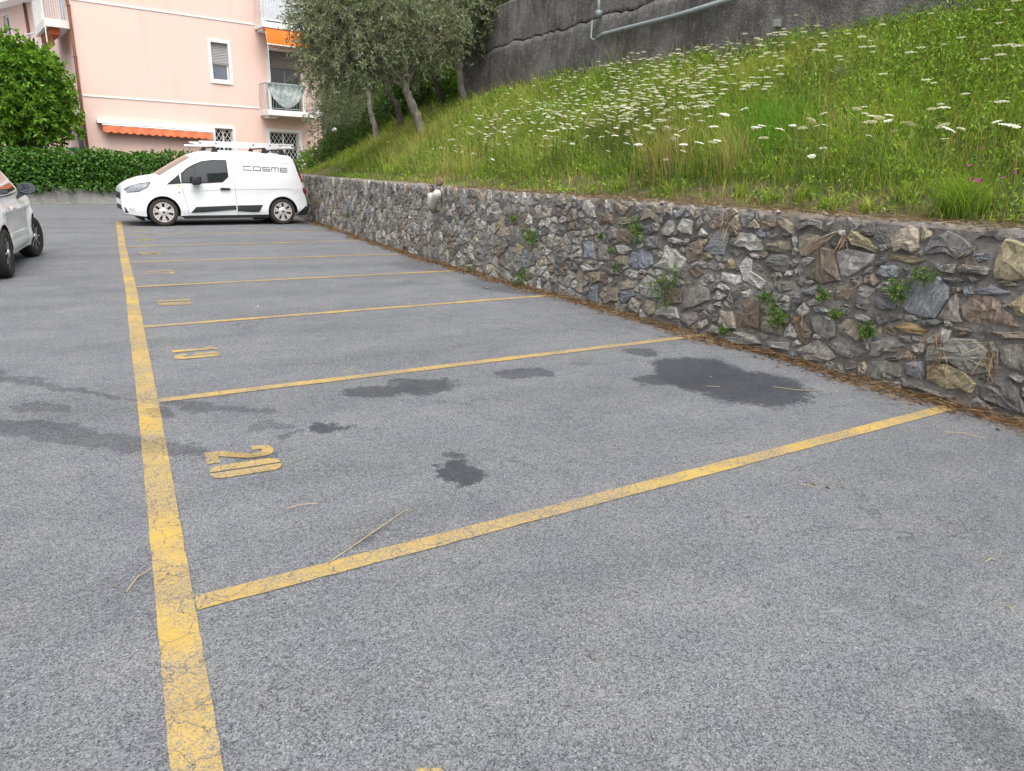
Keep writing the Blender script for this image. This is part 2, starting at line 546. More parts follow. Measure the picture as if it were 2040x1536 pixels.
M['shutter'] = simple('grey_shutter', (.36, .35, .35), .6, var=.06)
M['shutter_dark'] = simple('taupe_shutter', (.22, .195, .185), .6, var=.06)
M['screen'] = simple('pale_screen', (.66, .69, .74), .6, var=.05)
M['orange'] = simple('orange_canvas', (.78, .17, .012), .8, var=.06, vscale=1.5)
M['coral'] = simple('coral_canvas', (.72, .19, .085), .8, var=.08, vscale=1.5)
M['rust'] = simple('brown_canvas', (.36, .09, .02), .8, var=.1)
M['copper'] = simple('brown_copper_pipe', (.24, .105, .065), .5, .3, var=.25, vscale=3)
def m_glass_dark(name, color=(.012, .016, .02), rough=.03):
    t = NT(name)
    return t.done(t.bsdf(color, rough, 0, None, .9, .3))
M['glass'] = m_glass_dark('window_glass', (.02, .026, .032))
M['glass_dark'] = m_glass_dark('dark_glass')
M['glass_blue'] = m_glass_dark('curtained_glass', (.13, .16, .20), .08)
M['cargreen_glass'] = m_glass_dark('vehicle_glass', (.016, .022, .022), .02)
def m_carpaint():
    t = NT('white_car_paint')
    p = t.obj()
    dirt = t.rng(t.noise(p, 3, 5, .65), .5, .8, 0, .10)
    c = t.mix(dirt, (.77, .785, .805, 1), (.55, .53, .49, 1))
    return t.done(t.bsdf(c, .32, 0, None, .5, .4))
M['carwhite'] = m_carpaint()
M['black_plastic'] = simple('black_plastic', (.022, .023, .025), .55, var=.25, vscale=12)
M['underbody'] = simple('underbody_black', (.010, .010, .010), .9)
M['rubber'] = simple('tyre_rubber', (.020, .019, .018), .85, var=.3, vscale=9, bump=.2, bscale=80)
M['rubber_dusty'] = simple('dusty_tyre_rubber', (.040, .034, .030), .9, var=.35, vscale=9, bump=.2, bscale=80)
M['hubcap'] = simple('silver_hubcap', (.60, .575, .55), .45, .35, var=.18, vscale=14)
M['alloy'] = simple('diamond_cut_alloy', (.50, .51, .53), .3, .8, var=.1)
M['chrome'] = simple('chrome', (.75, .76, .78), .12, 1.0)
M['mirror_glass'] = simple('mirror_glass', (.26, .29, .33), .03, 1.0)
M['headlamp'] = simple('headlamp_lens', (.46, .49, .53), .08, .35, coat=1.0, var=.35, vscale=14)
M['tail_red'] = simple('red_tail_lens', (.26, .012, .012), .12, 0, .6, .8)
M['tail_white'] = simple('clear_tail_lens', (.55, .50, .50), .15, 0, .6, .8)
M['amber'] = simple('amber_lens', (.75, .38, .05), .2)
M['seam'] = simple('panel_line', (.10, .105, .11), .8)
M['lettering'] = simple('grey_lettering', (.055, .06, .07), .5)
M['black_marking'] = simple('emblem_blue', (.02, .03, .06), .3)
M['conduit'] = simple('grey_conduit', (.25, .275, .285), .5, var=.15, vscale=5)
M['pale_lump'] = simple('pale_smooth_stone', (.56, .53, .47), .7, var=.14, vscale=7, bump=.25, bscale=40)
M['rock'] = simple('bank_rock', (.13, .125, .11), .9, var=.4, vscale=9, bump=.8, bscale=25)
M['clay'] = simple('broken_clay', (.19, .135, .085), .9, var=.35, vscale=14, bump=.5, bscale=30)
M['globe'] = simple('opal_globe', (.82, .82, .80), .25)
M['turquoise'] = simple('turquoise_plastic', (.02, .35, .38), .4)
def m_cloth():
    t = NT('patterned_cloth')
    p = t.obj()
    n = t.noise(p, 17, 4, .6)
    w = t.n('ShaderNodeTexWave', wave_type='RINGS')
    t.set(w.inputs['Vector'], p)
    w.inputs['Scale'].default_value = 2.2
    w.inputs['Distortion'].default_value = 5
    c = t.ramp(n, [(.32, (.10, .18, .22)), (.43, (.25, .38, .41)), (.52, (.50, .54, .52)), (.62, (.44, .36, .27)), (.75, (.17, .27, .31))])
    c = t.mix(t.rng(w.outputs['Fac'], .6, .9, 0, .55), c, (.70, .72, .68, 1))
    return t.done(t.bsdf(c, .9, 0, None, .1))
M['cloth'] = m_cloth()

# ------------------------------------------------------------------ the asphalt and its markings
g = Geo()
g.add([(-200, -120, 0), (200, -120, 0), (200, 280, 0), (-200, 280, 0)], [(0, 1, 2, 3)])
ground = tag(g.obj('asphalt_ground', M['asphalt']), 'grey worn asphalt of the car park with dark oil stains', 'ground', kind='structure')
EDGE = [(-.6, .005), (1.0, .006), (2.4, .005), (4.8, -.002), (7.2, -.022), (9.6, -.033), (12.0, -.072), (14.3, -.102), (16.7, -.118), (20.2, -.16)]
def edge_x(y): return float(np.interp(y, [e[0] for e in EDGE], [e[1] for e in EDGE]))
def stripe(name, a, b, w, n, label=None, fx=None, z=.004):
    a, b = np.array(a, float), np.array(b, float)
    d = (b - a) / np.linalg.norm(b - a)
    nr = np.array([-d[1], d[0]])
    V, F = [], []
    for i in range(n + 1):
        p = a + (b - a) * i / n
        if fx: p = np.array([fx(p[1]), p[1]])
        j1, j2 = RNG.normal(0, .0012, 2)
        V += [(*(p + nr * (w / 2 + j1)), z), (*(p - nr * (w / 2 + j2)), z)]
        if i: F.append((2 * i - 2, 2 * i - 1, 2 * i + 1, 2 * i))
    gg = Geo().add(V, F)
    o = gg.obj(name, M['paint'], ground)
    if label: o['label'] = label
    return o
stripe('parking_line', (0, -.6), (0, 20.2), .118, 400, 'long yellow painted line along the open end of the bays', edge_x)
STARTS = [2.38, 4.83, 7.20, 9.63, 12.06, 14.32, 16.68, 19.05]
ENDS = [(4.86, 2.68), (4.74, 5.03), (4.62, 7.48), (4.24, 9.84), (4.2, 12.07), (4.31, 14.55), (4.0, 16.86), (4.1, 19.25)]
for y0, e in zip(STARTS, ENDS):
    stripe('parking_line', (edge_x(y0) + .062, y0), e, .092, 90)
def mirror(poly): return [(1 - x, y) for x, y in poly][::-1]
h8 = [(0, .25), (.12, .06), (.3, 0), (.46, 0), (.46, 2), (.3, 2), (.12, 1.94), (0, 1.75), (0, 1.2), (.1, 1.05), (0, .9)]
h0 = [(0, .25), (.12, .08), (.3, 0), (.455, 0), (.455, 2), (.3, 2), (.12, 1.92), (0, 1.75)]
g9 = [[(.54, 2), (.54, .84), (.62, .84), (.62, .45), (.5, .38), (.38, .45), (.38, .55), (0, .55), (0, .3), (.15, .08), (.4, 0), (.6, 0), (.85, .08), (1, .3), (1, 1.72), (.85, 1.93), (.6, 2)],
      [(.46, .84), (.46, 2), (.4, 2), (.15, 1.93), (0, 1.72), (0, 1.05), (.15, .88), (.4, .84)]]
GLYPH = {
    '0': [h0, mirror(h0)], '8': [h8, mirror(h8)], '9': g9, '6': [[(1 - x, 2 - y) for x, y in q] for q in g9],
    '1': [[(.3, 0), (.78, 0), (.78, 2), (.5, 2), (.12, 1.74), (.12, 1.48), (.3, 1.48)]],
    '2': [[(0, 0), (1, 0), (1, .36), (.46, .36), (.95, 1.12), (1, 1.35), (1, 1.7), (.85, 1.92), (.6, 2), (.38, 2), (.13, 1.92), (0, 1.7), (0, 1.40), (.36, 1.40), (.36, 1.6), (.48, 1.68), (.6, 1.6), (.6, 1.30), (.02, .46)]],
    '7': [[(0, 2), (0, 1.68), (.6, 1.68), (.22, 0), (.62, 0), (1, 1.7), (1, 2)]],
    '5': [[(0, 2), (0, .95), (.38, .95), (.5, 1.02), (.62, .95), (.62, .45), (.5, .38), (.38, .45), (.38, .6), (0, .6), (0, .3), (.15, .08), (.4, 0), (.6, 0), (.85, .08), (1, .3), (1, 1.02), (.85, 1.24), (.6, 1.32), (.38, 1.3), (.38, 1.7), (.95, 1.7), (.95, 2)]],
    '4': [[(.55, 0), (.92, 0), (.92, .4), (1, .4), (1, .7), (.92, .7), (.92, 2), (.5, 2), (0, .75), (0, .4), (.55, .4)]]}
def stall_number(txt, x0, yc):
    gg = Geo()
    w, h, gap = .165, .166, .040
    tw = len(txt) * w + (len(txt) - 1) * gap
    for i, ch in enumerate(txt):
        for poly in GLYPH[ch]:
            V = [(x0 + gy * h + .018 * (gx - .5) * 0, yc + tw / 2 - i * (w + gap) - gx * w, .0045) for gx, gy in poly]
            gg.add(V, [tuple(range(len(V)))[::-1]])
    o = gg.obj('stall_number', M['paint'], ground)
    o['label'] = 'yellow stencilled number %s painted in a bay' % txt
    return o
for k, num in enumerate(['21', '20', '19', '18', '17', '16', '15', '14']):
    base = [1.19, 3.612, 6.04, 8.42, 10.85, 13.2, 15.5, 17.8][k]
    stall_number(num, edge_x(base) + .225, base)

# ------------------------------------------------------------------ stone retaining wall of the bank
WALL = np.array([(5.02, -2.0), (4.93, 1.0), (4.885, 2.5), (4.72, 5.0), (4.64, 7.0), (4.40, 10.0), (4.36, 12.5), (4.44, 20.0), (4.52, 27.6)])
seg = np.diff(WALL, axis=0)
seglen = np.linalg.norm(seg, axis=1)
SCUM = np.concatenate([[0], np.cumsum(seglen)])
WALL_H = 1.17
def wall_xy(s):
    s = np.asarray(s, float)
    return np.stack([np.interp(s, SCUM, WALL[:, 0]), np.interp(s, SCUM, WALL[:, 1])], -1)
def wall_pt(s, z, d=0.0):
    """d: how far proud of the wall face (towards the car park)"""
    s, z, d = np.broadcast_arrays(np.asarray(s, float), np.asarray(z, float), np.asarray(d, float))
    p = wall_xy(s)
    t = wall_xy(s + .05) - wall_xy(s - .05)
    t /= np.linalg.norm(t, axis=-1, keepdims=True)
    n = np.stack([-t[..., 1], t[..., 0]], -1)
    q = p + n * (d - .05 * z)[..., None]
    return np.concatenate([q, z[..., None]], -1)
def wall_x_at(y): return np.interp(y, WALL[:, 1], WALL[:, 0])
def pix2wall(px, py):
    d = ray(px, py)
    for i in range(len(seg)):
        a, t = WALL[i], seg[i]
        n = np.array([-t[1], t[0]]) / seglen[i]
        den = d[:2] @ n
        k = ((a - CAM_C[:2]) @ n - .03) / den
        q = CAM_C + d * k
        u = ((q[:2] - a) @ t) / seglen[i] ** 2
        if k > 0 and -.02 <= u <= 1.02: return SCUM[i] + u * seglen[i], q[2]
    return None
# stones traced from the photograph: outline in picture points, turned into places on the wall face
TR = {
 'A': ((1740, 440), 3.84, [
  ('d', '395,190 430,115 560,105 700,120 820,195 740,230 620,290 490,265 400,220'), ('t', '130,100 200,60 330,80 350,190 300,255 160,230'),
  ('d', '780,110 1000,40 1000,130 960,170 800,140'), ('o', '970,190 1000,135 1090,150 1170,190 1190,440 1050,460 920,440 915,370'),
  ('g', '640,360 680,330 860,345 900,380 880,415 640,390'), ('b', '760,535 900,490 1060,545 1000,565 800,560'),
  ('n', '670,660 740,575 920,575 1020,680 1150,790 1140,820 740,785 690,730'), ('o', '1030,640 1152,555 1240,560 1240,735 1100,720 1080,680'),
  ('B', '215,660 260,540 280,420 320,370 440,440 500,420 590,520 580,600 480,740 390,735 270,700'), ('g', '500,735 600,585 650,540 660,700 690,780 560,760'),
  ('d', '380,765 480,750 560,775 500,800 400,790'), ('b', '20,400 60,345 160,335 195,365 190,435 80,425'), ('o', '110,250 410,295 340,330 240,320 110,295'),
  ('b', '0,600 80,590 190,640 180,680 60,680 0,650'), ('O', '170,800 280,770 430,830 400,870 250,855'), ('l', '410,900 540,810 610,850 590,930 430,940'),
  ('g', '440,955 620,890 780,900 890,985 880,1040 1050,1140 960,1160 780,1180 600,1075 430,1060'), ('g', '985,960 1060,930 1240,950 1240,1170 1060,1120 990,1060'),
  ('b', '260,1080 410,1065 430,1180 400,1225 270,1170'), ('o', '425,1095 560,1085 740,1155 800,1240 760,1310 600,1280 440,1200'),
  ('d', '830,1250 960,1220 1080,1210 1140,1300 1200,1480 1100,1460 950,1380 840,1340'), ('g', '240,1200 380,1265 520,1295 680,1350 640,1370 400,1300 250,1250'),
  ('g', '0,1070 120,1060 240,1110 230,1190 120,1220 0,1200'), ('g', '0,930 140,880 280,950 180,1000 40,1040 0,1040'), ('d', '0,30 110,40 90,160 0,160'),
  ('g', '430,305 640,330 620,400 540,395 420,340'), ('d', '530,435 620,430 720,460 640,472 540,460'), ('n', '900,850 1240,850 1240,910 1000,900')]),
 'B': ((1440, 420), 4.266, [
  ('t', '635,230 700,190 1020,140 1000,165 820,310 720,390 650,385'), ('n', '705,560 790,440 850,310 940,330 950,420 1010,590 860,625'),
  ('l', '965,350 1060,320 1300,370 1260,440 1090,565 1000,555 970,430'), ('d', '890,290 980,235 1090,260 1100,295 960,320'),
  ('o', '1050,200 1090,160 1240,235 1330,330 1300,355 1110,285'), ('d', '1160,150 1280,130 1280,240 1220,240'),
  ('l', '105,290 140,180 240,190 350,250 340,340 240,345 200,310'), ('t', '365,285 460,250 580,260 580,340 520,355 380,325'),
  ('d', '345,440 400,370 560,390 580,480 540,525 400,500'), ('o', '30,490 65,390 105,440 100,490'), ('l', '150,460 200,390 255,410 250,510 380,600 340,665 190,600'),
  ('L', '0,520 60,530 160,545 180,610 120,625 0,590'), ('g', '460,580 600,590 640,650 520,700 450,640'), ('n', '960,640 1110,630 1120,700 1080,765 950,750'),
  ('b', '670,690 790,625 830,650 790,720 710,720'), ('n', '110,850 150,760 310,735 335,860 330,1000 230,980 140,1000'), ('t', '0,840 100,855 135,1000 60,1000 0,950'),
  ('t', '345,1000 370,890 480,890 520,1000 510,1050 400,1030'), ('l', '540,1040 590,950 670,1050 660,1080 550,1075'), ('n', '590,880 690,920 780,1030 740,1130 680,1095 620,985'),
  ('g', '755,900 830,870 960,930 980,1060 920,1100 800,1020'), ('b', '790,810 900,830 920,860 800,850'), ('t', '1000,980 1060,920 1170,930 1195,1050 1180,1110 1080,1060 1000,1020'),
  ('g', '910,1130 1000,1090 1140,1130 1240,1200 1150,1260 1000,1210'), ('g', '650,1180 820,1085 890,1140 990,1240 900,1290 720,1260'), ('g', '1205,1060 1275,1075 1275,1190 1240,1180'),
  ('l', '400,1110 590,1110 590,1180 420,1160'), ('l', '1130,880 1200,870 1280,920 1250,950 1150,915'), ('g', '1060,1300 1130,1250 1155,1330 1090,1345'),
  ('g', '0,1035 120,1030 300,1060 360,1130 240,1130 0,1080'), ('n', '330,80 450,70 450,150 340,140'), ('t', '460,75 590,90 580,165 462,155'),
  ('g', '610,90 840,70 840,130 640,160'), ('o', '780,705 880,655 940,690 900,740 800,745')]),
 'C': ((1160, 390), 5.12, [
  ('B', '1250,540 1390,310 1500,380 1440,600 1340,605'), ('l', '800,340 870,240 940,250 930,370 890,410 805,395'), ('l', '970,330 1010,230 1120,260 1110,390 1020,385'),
  ('n', '1050,520 1120,470 1220,440 1240,540 1180,650 1090,690'), ('l', '720,720 830,640 850,500 940,540 1080,650 1040,740 1000,790 900,760'),
  ('b', '480,690 510,570 620,540 720,600 730,700 650,755 540,730'), ('d', '640,480 680,410 770,405 780,530 700,545'), ('n', '360,420 390,320 510,320 520,430 500,485 370,460'),
  ('g', '245,370 300,315 370,350 350,430 290,455'), ('l', '870,440 930,415 1030,470 1010,500 890,470'), ('l', '600,920 640,840 690,800 780,870 830,960 820,1040 720,1040 630,1010'),
  ('n', '850,960 960,930 1060,960 1030,1090 930,1110 860,1080'), ('g', '1070,1030 1110,940 1220,900 1330,960 1320,1060 1180,1130 1080,1140'),
  ('l', '770,1180 830,1120 980,1130 1015,1240 940,1255 780,1215'), ('t', '630,1160 680,1060 770,1070 760,1190 720,1210'), ('b', '400,975 540,955 570,1010 470,1090 410,1060'),
  ('t', '195,1000 240,920 380,930 400,1070 270,1100'), ('b', '60,1050 110,920 180,900 190,1090 120,1090'), ('g', '490,1085 540,1030 620,1090 600,1190 500,1150'),
  ('g', '1010,1250 1060,1190 1200,1190 1210,1270 1120,1330'), ('l', '1210,1290 1290,1260 1310,1310 1260,1360 1215,1350'), ('n', '1100,740 1190,720 1260,790 1190,840 1120,800'),
  ('l', '1360,1110 1430,1065 1430,1120'), ('g', '1340,1060 1400,960 1490,1020 1440,1060'), ('g', '1300,1370 1360,1310 1420,1340 1420,1400 1340,1400'),
  ('g', '175,480 280,500 280,660 180,650'), ('b', '20,470 110,460 160,650 30,630'), ('l', '350,510 440,500 520,550 440,600 380,590'), ('t', '340,640 400,605 480,620 470,700 370,690'),
  ('l', '0,60 120,80 130,210 40,210 0,150'), ('n', '145,200 240,150 310,200 310,290 180,290'), ('t', '320,240 440,210 570,190 560,260 420,300 330,300'),
  ('t', '580,230 640,140 770,190 770,240'), ('b', '930,130 1000,90 1060,150 1020,200 950,200'), ('n', '310,90 400,80 500,120 420,180 330,180'), ('l', '520,390 620,410 600,470 530,470'),
  ('o', '80,780 200,780 210,870 120,890'), ('l', '1180,400 1210,330 1280,390 1250,420'), ('g', '1250,800 1330,800 1360,870 1280,880'), ('t', '400,880 480,850 560,880 540,945 410,960'),
  ('g', '220,730 350,745 410,800 300,790'), ('l', '0,710 80,700 140,745 40,780')]),
}
STONE_COL = {'b': (.145, .158, .178), 'B': (.205, .222, .245), 'd': (.10, .101, .103), 'g': (.165, .162, .152), 't': (.205, .185, .15), 'n': (.14, .118, .095),
             'l': (.26, .258, .248), 'L': (.36, .365, .37), 'o': (.19, .168, .115), 'O': (.21, .155, .085)}
def poly_area(P):
    x, y = P[:, 0], P[:, 1]
    return .5 * (x @ np.roll(y, -1) - y @ np.roll(x, -1))
def clip(P, n, c):
    """keep the side n.p <= c of a convex polygon"""
    out = []
    d = P @ n - c
    for i in range(len(P)):
        j = (i + 1) % len(P)
        if d[i] <= 0: out.append(P[i])
        if d[i] * d[j] < 0: out.append(P[i] + (P[j] - P[i]) * d[i] / (d[i] - d[j]))
    return np.array(out) if len(out) >= 3 else None
stones = []        # (polygon in wall coordinates, colour, depth)
blk = []
for (ox, oy), sc, lst in TR.values():
    for code, txt in lst:
        P = []
        for w in txt.split():
            x, y = map(float, w.split(','))
            q = pix2wall(ox + x / sc, oy + y / sc)
            if q: P.append(q)
        P = np.array(P)
        P[:, 1] = np.clip(P[:, 1], .0, WALL_H - .015)
        if poly_area(P) < 0: P = P[::-1]
        if poly_area(P) < .0012: continue
        stones.append((P, code, RNG.uniform(.017, .036)))
        cen = P.mean(0)
        for i in range(len(P)):
            a, b = P[i], P[(i + 1) % len(P)]
            n = max(1, int(np.linalg.norm(b - a) / .03))
            for k in range(n):
                q = a + (b - a) * k / n
                blk.append(q + (cen - q) * min(.35, .025 / (np.linalg.norm(cen - q) + 1e-6)))
blk = np.array(blk)
ASP = 1.28
def inside(P, q):
    c = False
    for i in range(len(P)):
        a, b = P[i], P[i - 1]
        if (a[1] > q[1]) != (b[1] > q[1]) and q[0] < (b[0] - a[0]) * (q[1] - a[1]) / (b[1] - a[1]) + a[0]: c = not c
    return c
SMAX = SCUM[-1]
sites = np.zeros((0, 2))
bb = [(P[:, 0].min(), P[:, 0].max(), P) for P, _, _ in stones]
blkS = blk * (1, ASP)
tries = 0
cand_s = RNG.uniform(2.2, SMAX - .2, 9000)
cand_z = RNG.uniform(.03, WALL_H - .04, 9000)
lst = []
for s, z in zip(cand_s, cand_z):
    y = wall_xy(s)[1]
    r = .080 if y < 7.6 else (.115 + .025 * math.sin(s * 3) if y < 13 else .13)
    r *= RNG.uniform(.75, 1.45)
    q = np.array([s, z * ASP])
    if lst:
        L_ = np.array(lst[-1500:])
        if np.min(np.hypot(*(L_ - q).T)) < r: continue
    if np.min(np.hypot(*(blkS - q).T)) < r * .52: continue
    if any(a <= s <= b and inside(P, (s, z)) for a, b, P in bb): continue
    lst.append(q)
sites = np.array(lst)
allp = np.concatenate([sites, blkS])
for i, q in enumerate(sites):
    d = np.hypot(*(allp - q).T)
    idx = np.argsort(d)[1:30]
    P = np.array([(q[0] - .4, .0), (q[0] + .4, .0), (q[0] + .4, (WALL_H - .012) * ASP), (q[0] - .4, (WALL_H - .012) * ASP)])
    for j in idx:
        n = (allp[j] - q) / d[j]
        P = clip(P, n, n @ ((allp[j] + q) / 2) - RNG.uniform(.001, .009))
        if P is None: break
    if P is None: continue
    P = P / (1, ASP)
    a = poly_area(P)
    if a < 0: P = P[::-1]
    if abs(a) < .0011: continue
    y = wall_xy(q[0])[1]
    code = RNG.choice(list('gglldtnbo'), p=[.22, .21, .11, .10, .13, .08, .08, .04, .03])
    stones.append((P, code, RNG.uniform(.012, .028) if y < 7.6 else RNG.uniform(.006, .020)))
def rough_poly(P):
    out = []
    for i in range(len(P)):
        a, b = P[i], P[(i + 1) % len(P)]
        L = np.linalg.norm(b - a)
        out.append(a + RNG.normal(0, .003, 2))
        if L > .09:
            m = a + (b - a) * RNG.uniform(.35, .65)
            nrm = np.array([-(b - a)[1], (b - a)[0]]) / L
            out.append(m + nrm * RNG.normal(0, .05) * L * .7)
    return np.array(out)
def stone_geo(P, code, dep):
    P = rough_poly(P)
    c = P.mean(0)
    n = len(P)
    size = math.sqrt(abs(poly_area(P)))
    tilt = RNG.normal(0, .055, 2)
    def ring(k, d0, jit):
        Q = c + (P - c) * k
        d = d0 + (Q - c) @ tilt + RNG.normal(0, jit, n)
        return wall_pt(Q[:, 0], np.clip(Q[:, 1] + (.03 * np.sin(Q[:, 0] * 23) if c[1] > WALL_H - .16 else 0), 0.0, WALL_H + .012), np.maximum(d, -.03))
    k2 = 1 - min(.22, .010 / size + .03)
    r0 = ring(1.02, -.05, 0)
    r1 = ring(1.0, dep * .45, .004)
    r2 = ring(k2, dep, .006)
    r3 = ring(.5, dep + .005, .006)
    cc = wall_pt(c[0], c[1], dep + .006 + RNG.normal(0, .005))[None]
    V = np.concatenate([r0, r1, r2, r3, cc])
    F4 = [(k * n + i, k * n + (i + 1) % n, (k + 1) * n + (i + 1) % n, (k + 1) * n + i) for k in range(3) for i in range(n)]
    F3 = [(3 * n + i, 3 * n + (i + 1) % n, 4 * n) for i in range(n)]
    base = np.array(STONE_COL[code]) * np.array([1.58, 1.54, 1.47]) * RNG.uniform(.8, 1.25) * (1 + RNG.normal(0, .010, 3))
    return V, np.array(F4), np.array(F3), np.tile(base, (len(V), 1))
wall_root = empty('stone_wall', (4.6, 9.0, 0), 0, 'rubble stone retaining wall along the foot of the grass bank', 'wall')
score = []
for P, code, dep in stones:
    c = P.mean(0)
    w = wall_pt(c[0], c[1])
    px = proj(w)
    vis = -40 < px[0] < PW + 40 and w[1] > .8
    score.append(abs(poly_area(P)) / (np.sum((w - CAM_C) ** 2)) * (1 if vis else 0))
order = np.argsort(score)[::-1]
acc = [[], [], [], []]
off = 0
for rank, i in enumerate(order):
    V, F4, F3, C = stone_geo(*stones[i])
    if rank < 300:
        o = bpy.data.objects.new('stone', np_mesh('stone', V, [F4, F3], M['stone'], C))
        link(o, wall_root)
    else:
        acc[0].append(V); acc[1].append(F4 + off); acc[2].append(F3 + off); acc[3].append(C)
        off += len(V)
o = bpy.data.objects.new('small_stones', np_mesh('small_stones', np.concatenate(acc[0]), [np.concatenate(acc[1]), np.concatenate(acc[2])], M['stone'], np.concatenate(acc[3])))
tag(link(o, wall_root), kind='stuff')
# mortar body: uneven face, rough top
ss = np.concatenate([np.arange(0, 14.0, .045), np.arange(14.0, SMAX + .05, .10)])
def wall_skin(name, prof, mat):
  V = []
  for s in ss:
    for typ, v in prof:
      if typ == 'f':
        nz = mnoise.fractal(Vector((s * 3.1, v * 3.1, 2.0)), 1.0, 2.0, 4)
        q = wall_pt(s, v, .004 + .014 * nz + .008 * mnoise.noise(Vector((s * 19, v * 19, 5))))
      else:
        q = wall_pt(s, WALL_H, -v + (.030 * mnoise.fractal(Vector((s * 5, 3, 0)), 1, 2, 3) + .004 if v < .02 else 0))
        q[2] = WALL_H + .020 * mnoise.fractal(Vector((s * 2.7, v * 6, 7)), 1.0, 2.0, 4) - .045 * (v < .005) + .013 * mnoise.noise(Vector((s * 14, v * 18, 1)))
      V.append(q)
  npf = len(prof)
  F = [(i * npf + k, (i + 1) * npf + k, (i + 1) * npf + k + 1, i * npf + k + 1) for i in range(len(ss) - 1) for k in range(npf - 1)]
  return link(bpy.data.objects.new(name, np_mesh(name, np.array(V), [np.array(F)[:, ::-1]], mat, None, True)), wall_root)
wall_skin('mortar', [('f', z) for z in np.linspace(0, WALL_H - .025, 27)], M['mortar'])
wall_skin('coping', [('t', k) for k in np.concatenate([[0, .012], np.linspace(.03, .46, 9)])], M['coping'])

# loose chips and crumbled mortar lying on the coping
n = 700
octa = np.array([(1, 0, 0), (0, 1, 0), (-1, 0, 0), (0, -1, 0), (0, 0, .7), (0, 0, -.7)], float)
of = np.array([(0, 1, 4), (1, 2, 4), (2, 3, 4), (3, 0, 4), (1, 0, 5), (2, 1, 5), (3, 2, 5), (0, 3, 5)])
c_s = RNG.uniform(2.2, 13.5, n)
c_p = wall_pt(c_s, np.full(n, WALL_H + .006), -RNG.uniform(.0, .34, n))
V = np.concatenate([(octa * RNG.uniform(.6, 1.4, (6, 1)) + RNG.normal(0, .2, (6, 3))) * (RNG.uniform(.008, .02) if RNG.uniform() < .8 else RNG.uniform(.02, .04)) + q for q in c_p])
F = np.concatenate([of + 6 * i for i in range(n)])
C = np.repeat(np.array([STONE_COL[k] for k in RNG.choice(list('gltn'), n)]) * 1.4, 6, 0)
tag(link(bpy.data.objects.new('coping_rubble', np_mesh('coping_rubble', V, [F], M['stone'], C)), wall_root), kind='stuff')

# ------------------------------------------------------------------ the bank above the wall
XR = 8.55                         # foot of the tall concrete wall
def bank_z(x, y):
    x, y = np.asarray(x, float), np.asarray(y, float)
    t = x - np.maximum(5.0, wall_x_at(np.minimum(y, 27.6)) + .40)
    sp = np.where(t > 1.5, t, np.log1p(np.exp(np.clip(t, -5, 5) * 9)) / 9)
    z = 1.14 + .56 * sp
    lim = np.where(x > XR, 1.14 + .56 * (XR - 5) + .22 * (x - XR), z)
    z = np.where(x > XR, lim, z)
    k = np.clip((y - 22.0) / 3.2, 0, 1)
    k = k * k * (3 - 2 * k)
    z = z - (z - 1.12) * k * .88
    return z + .05 * np.sin(1.3 * x + .7 * y) * np.clip((x - 5) / 1.5, 0, 1) + .03 * np.sin(2.9 * y - x)* np.clip((x - 5) / 1.0, 0, 1)
ys = np.concatenate([np.arange(-4, 22, .25), np.arange(22, 62, 1.0)])
us = np.concatenate([[0], np.linspace(.004, 1, 26), np.linspace(1.2, 6, 12)])
V = []
for y in ys:
    x0 = wall_x_at(min(y, 27.6)) + .33
    for u in us:
        x = x0 + (XR + .1 - x0) * u if u <= 1 else XR + .1 + (u - 1) * 5
        V.append((x, y, (float(bank_z(x, y)) if u > 0 else 1.08) + .02 * mnoise.noise(Vector((x * 2.5, y * 2.5, 0)))))
nu = len(us)
F = [(i * nu + k, i * nu + k + 1, (i + 1) * nu + k + 1, (i + 1) * nu + k) for i in range(len(ys) - 1) for k in range(nu - 1)]
o = bpy.data.objects.new('grass_bank', np_mesh('grass_bank', np.array(V), [np.array(F)], M['soil'], None, True))
link(o)
tag(o, 'earth of the steep grass bank above the stone wall', 'bank', kind='structure')
def on_bank(px, py, dz=0.0):
    d = ray(px, py)
    t = 3.0
    while t < 80:
        q = CAM_C + d * t
        if q[0] > wall_x_at(q[1]) + .3 and q[2] < bank_z(q[0], q[1]) + dz: break
        t += .03
    return np.array([q[0], q[1], float(bank_z(q[0], q[1]))])

# ------------------------------------------------------------------ tall concrete retaining wall
croot = empty('concrete_wall', (XR, 9, 2.5), 0, 'tall dark weathered concrete retaining wall at the top of the bank', 'wall')
ysw = np.arange(-6, 19.61, .12)
def cw(name, z0f, z1f, xo, amp, mat):
    V, F = [], []
    nz = 24
    for y in ysw:
        z0, z1 = z0f(y), z1f(y)
        for k in range(nz + 1):
            z = z0 + (z1 - z0) * k / nz
            n = mnoise.fractal(Vector((y * .9, z * .9, xo * 3)), 1, 2, 4)
            V.append((XR + xo + .05 * (z - 3) - amp * n, y, z))
        V.append((XR + .75, y, z1))
        V.append((XR + .75, y, z0))
    w = nz + 3
    F = [(i * w + k, (i + 1) * w + k, (i + 1) * w + (k + 1) % w, i * w + (k + 1) % w) for i in range(len(ysw) - 1) for k in range(w)]
    me = np_mesh(name, np.array(V), [np.array(F)], mat, None, True)
    bm = bmesh.new(); bm.from_mesh(me)
    bmesh.ops.holes_fill(bm, edges=[e for e in bm.edges if e.is_boundary])
    bmesh.ops.recalc_face_normals(bm, faces=bm.faces)
    bm.to_mesh(me); bm.free()
    return link(bpy.data.objects.new(name, me), croot)
jt = lambda y: 4.34 + .10 * mnoise.noise(Vector((y * 1.3, 0, 0))) + .05 * mnoise.noise(Vector((y * 6, 1, 0)))
cw('lower_lift', lambda y: 1.6, jt, .03, .03, M['concrete_dark'])
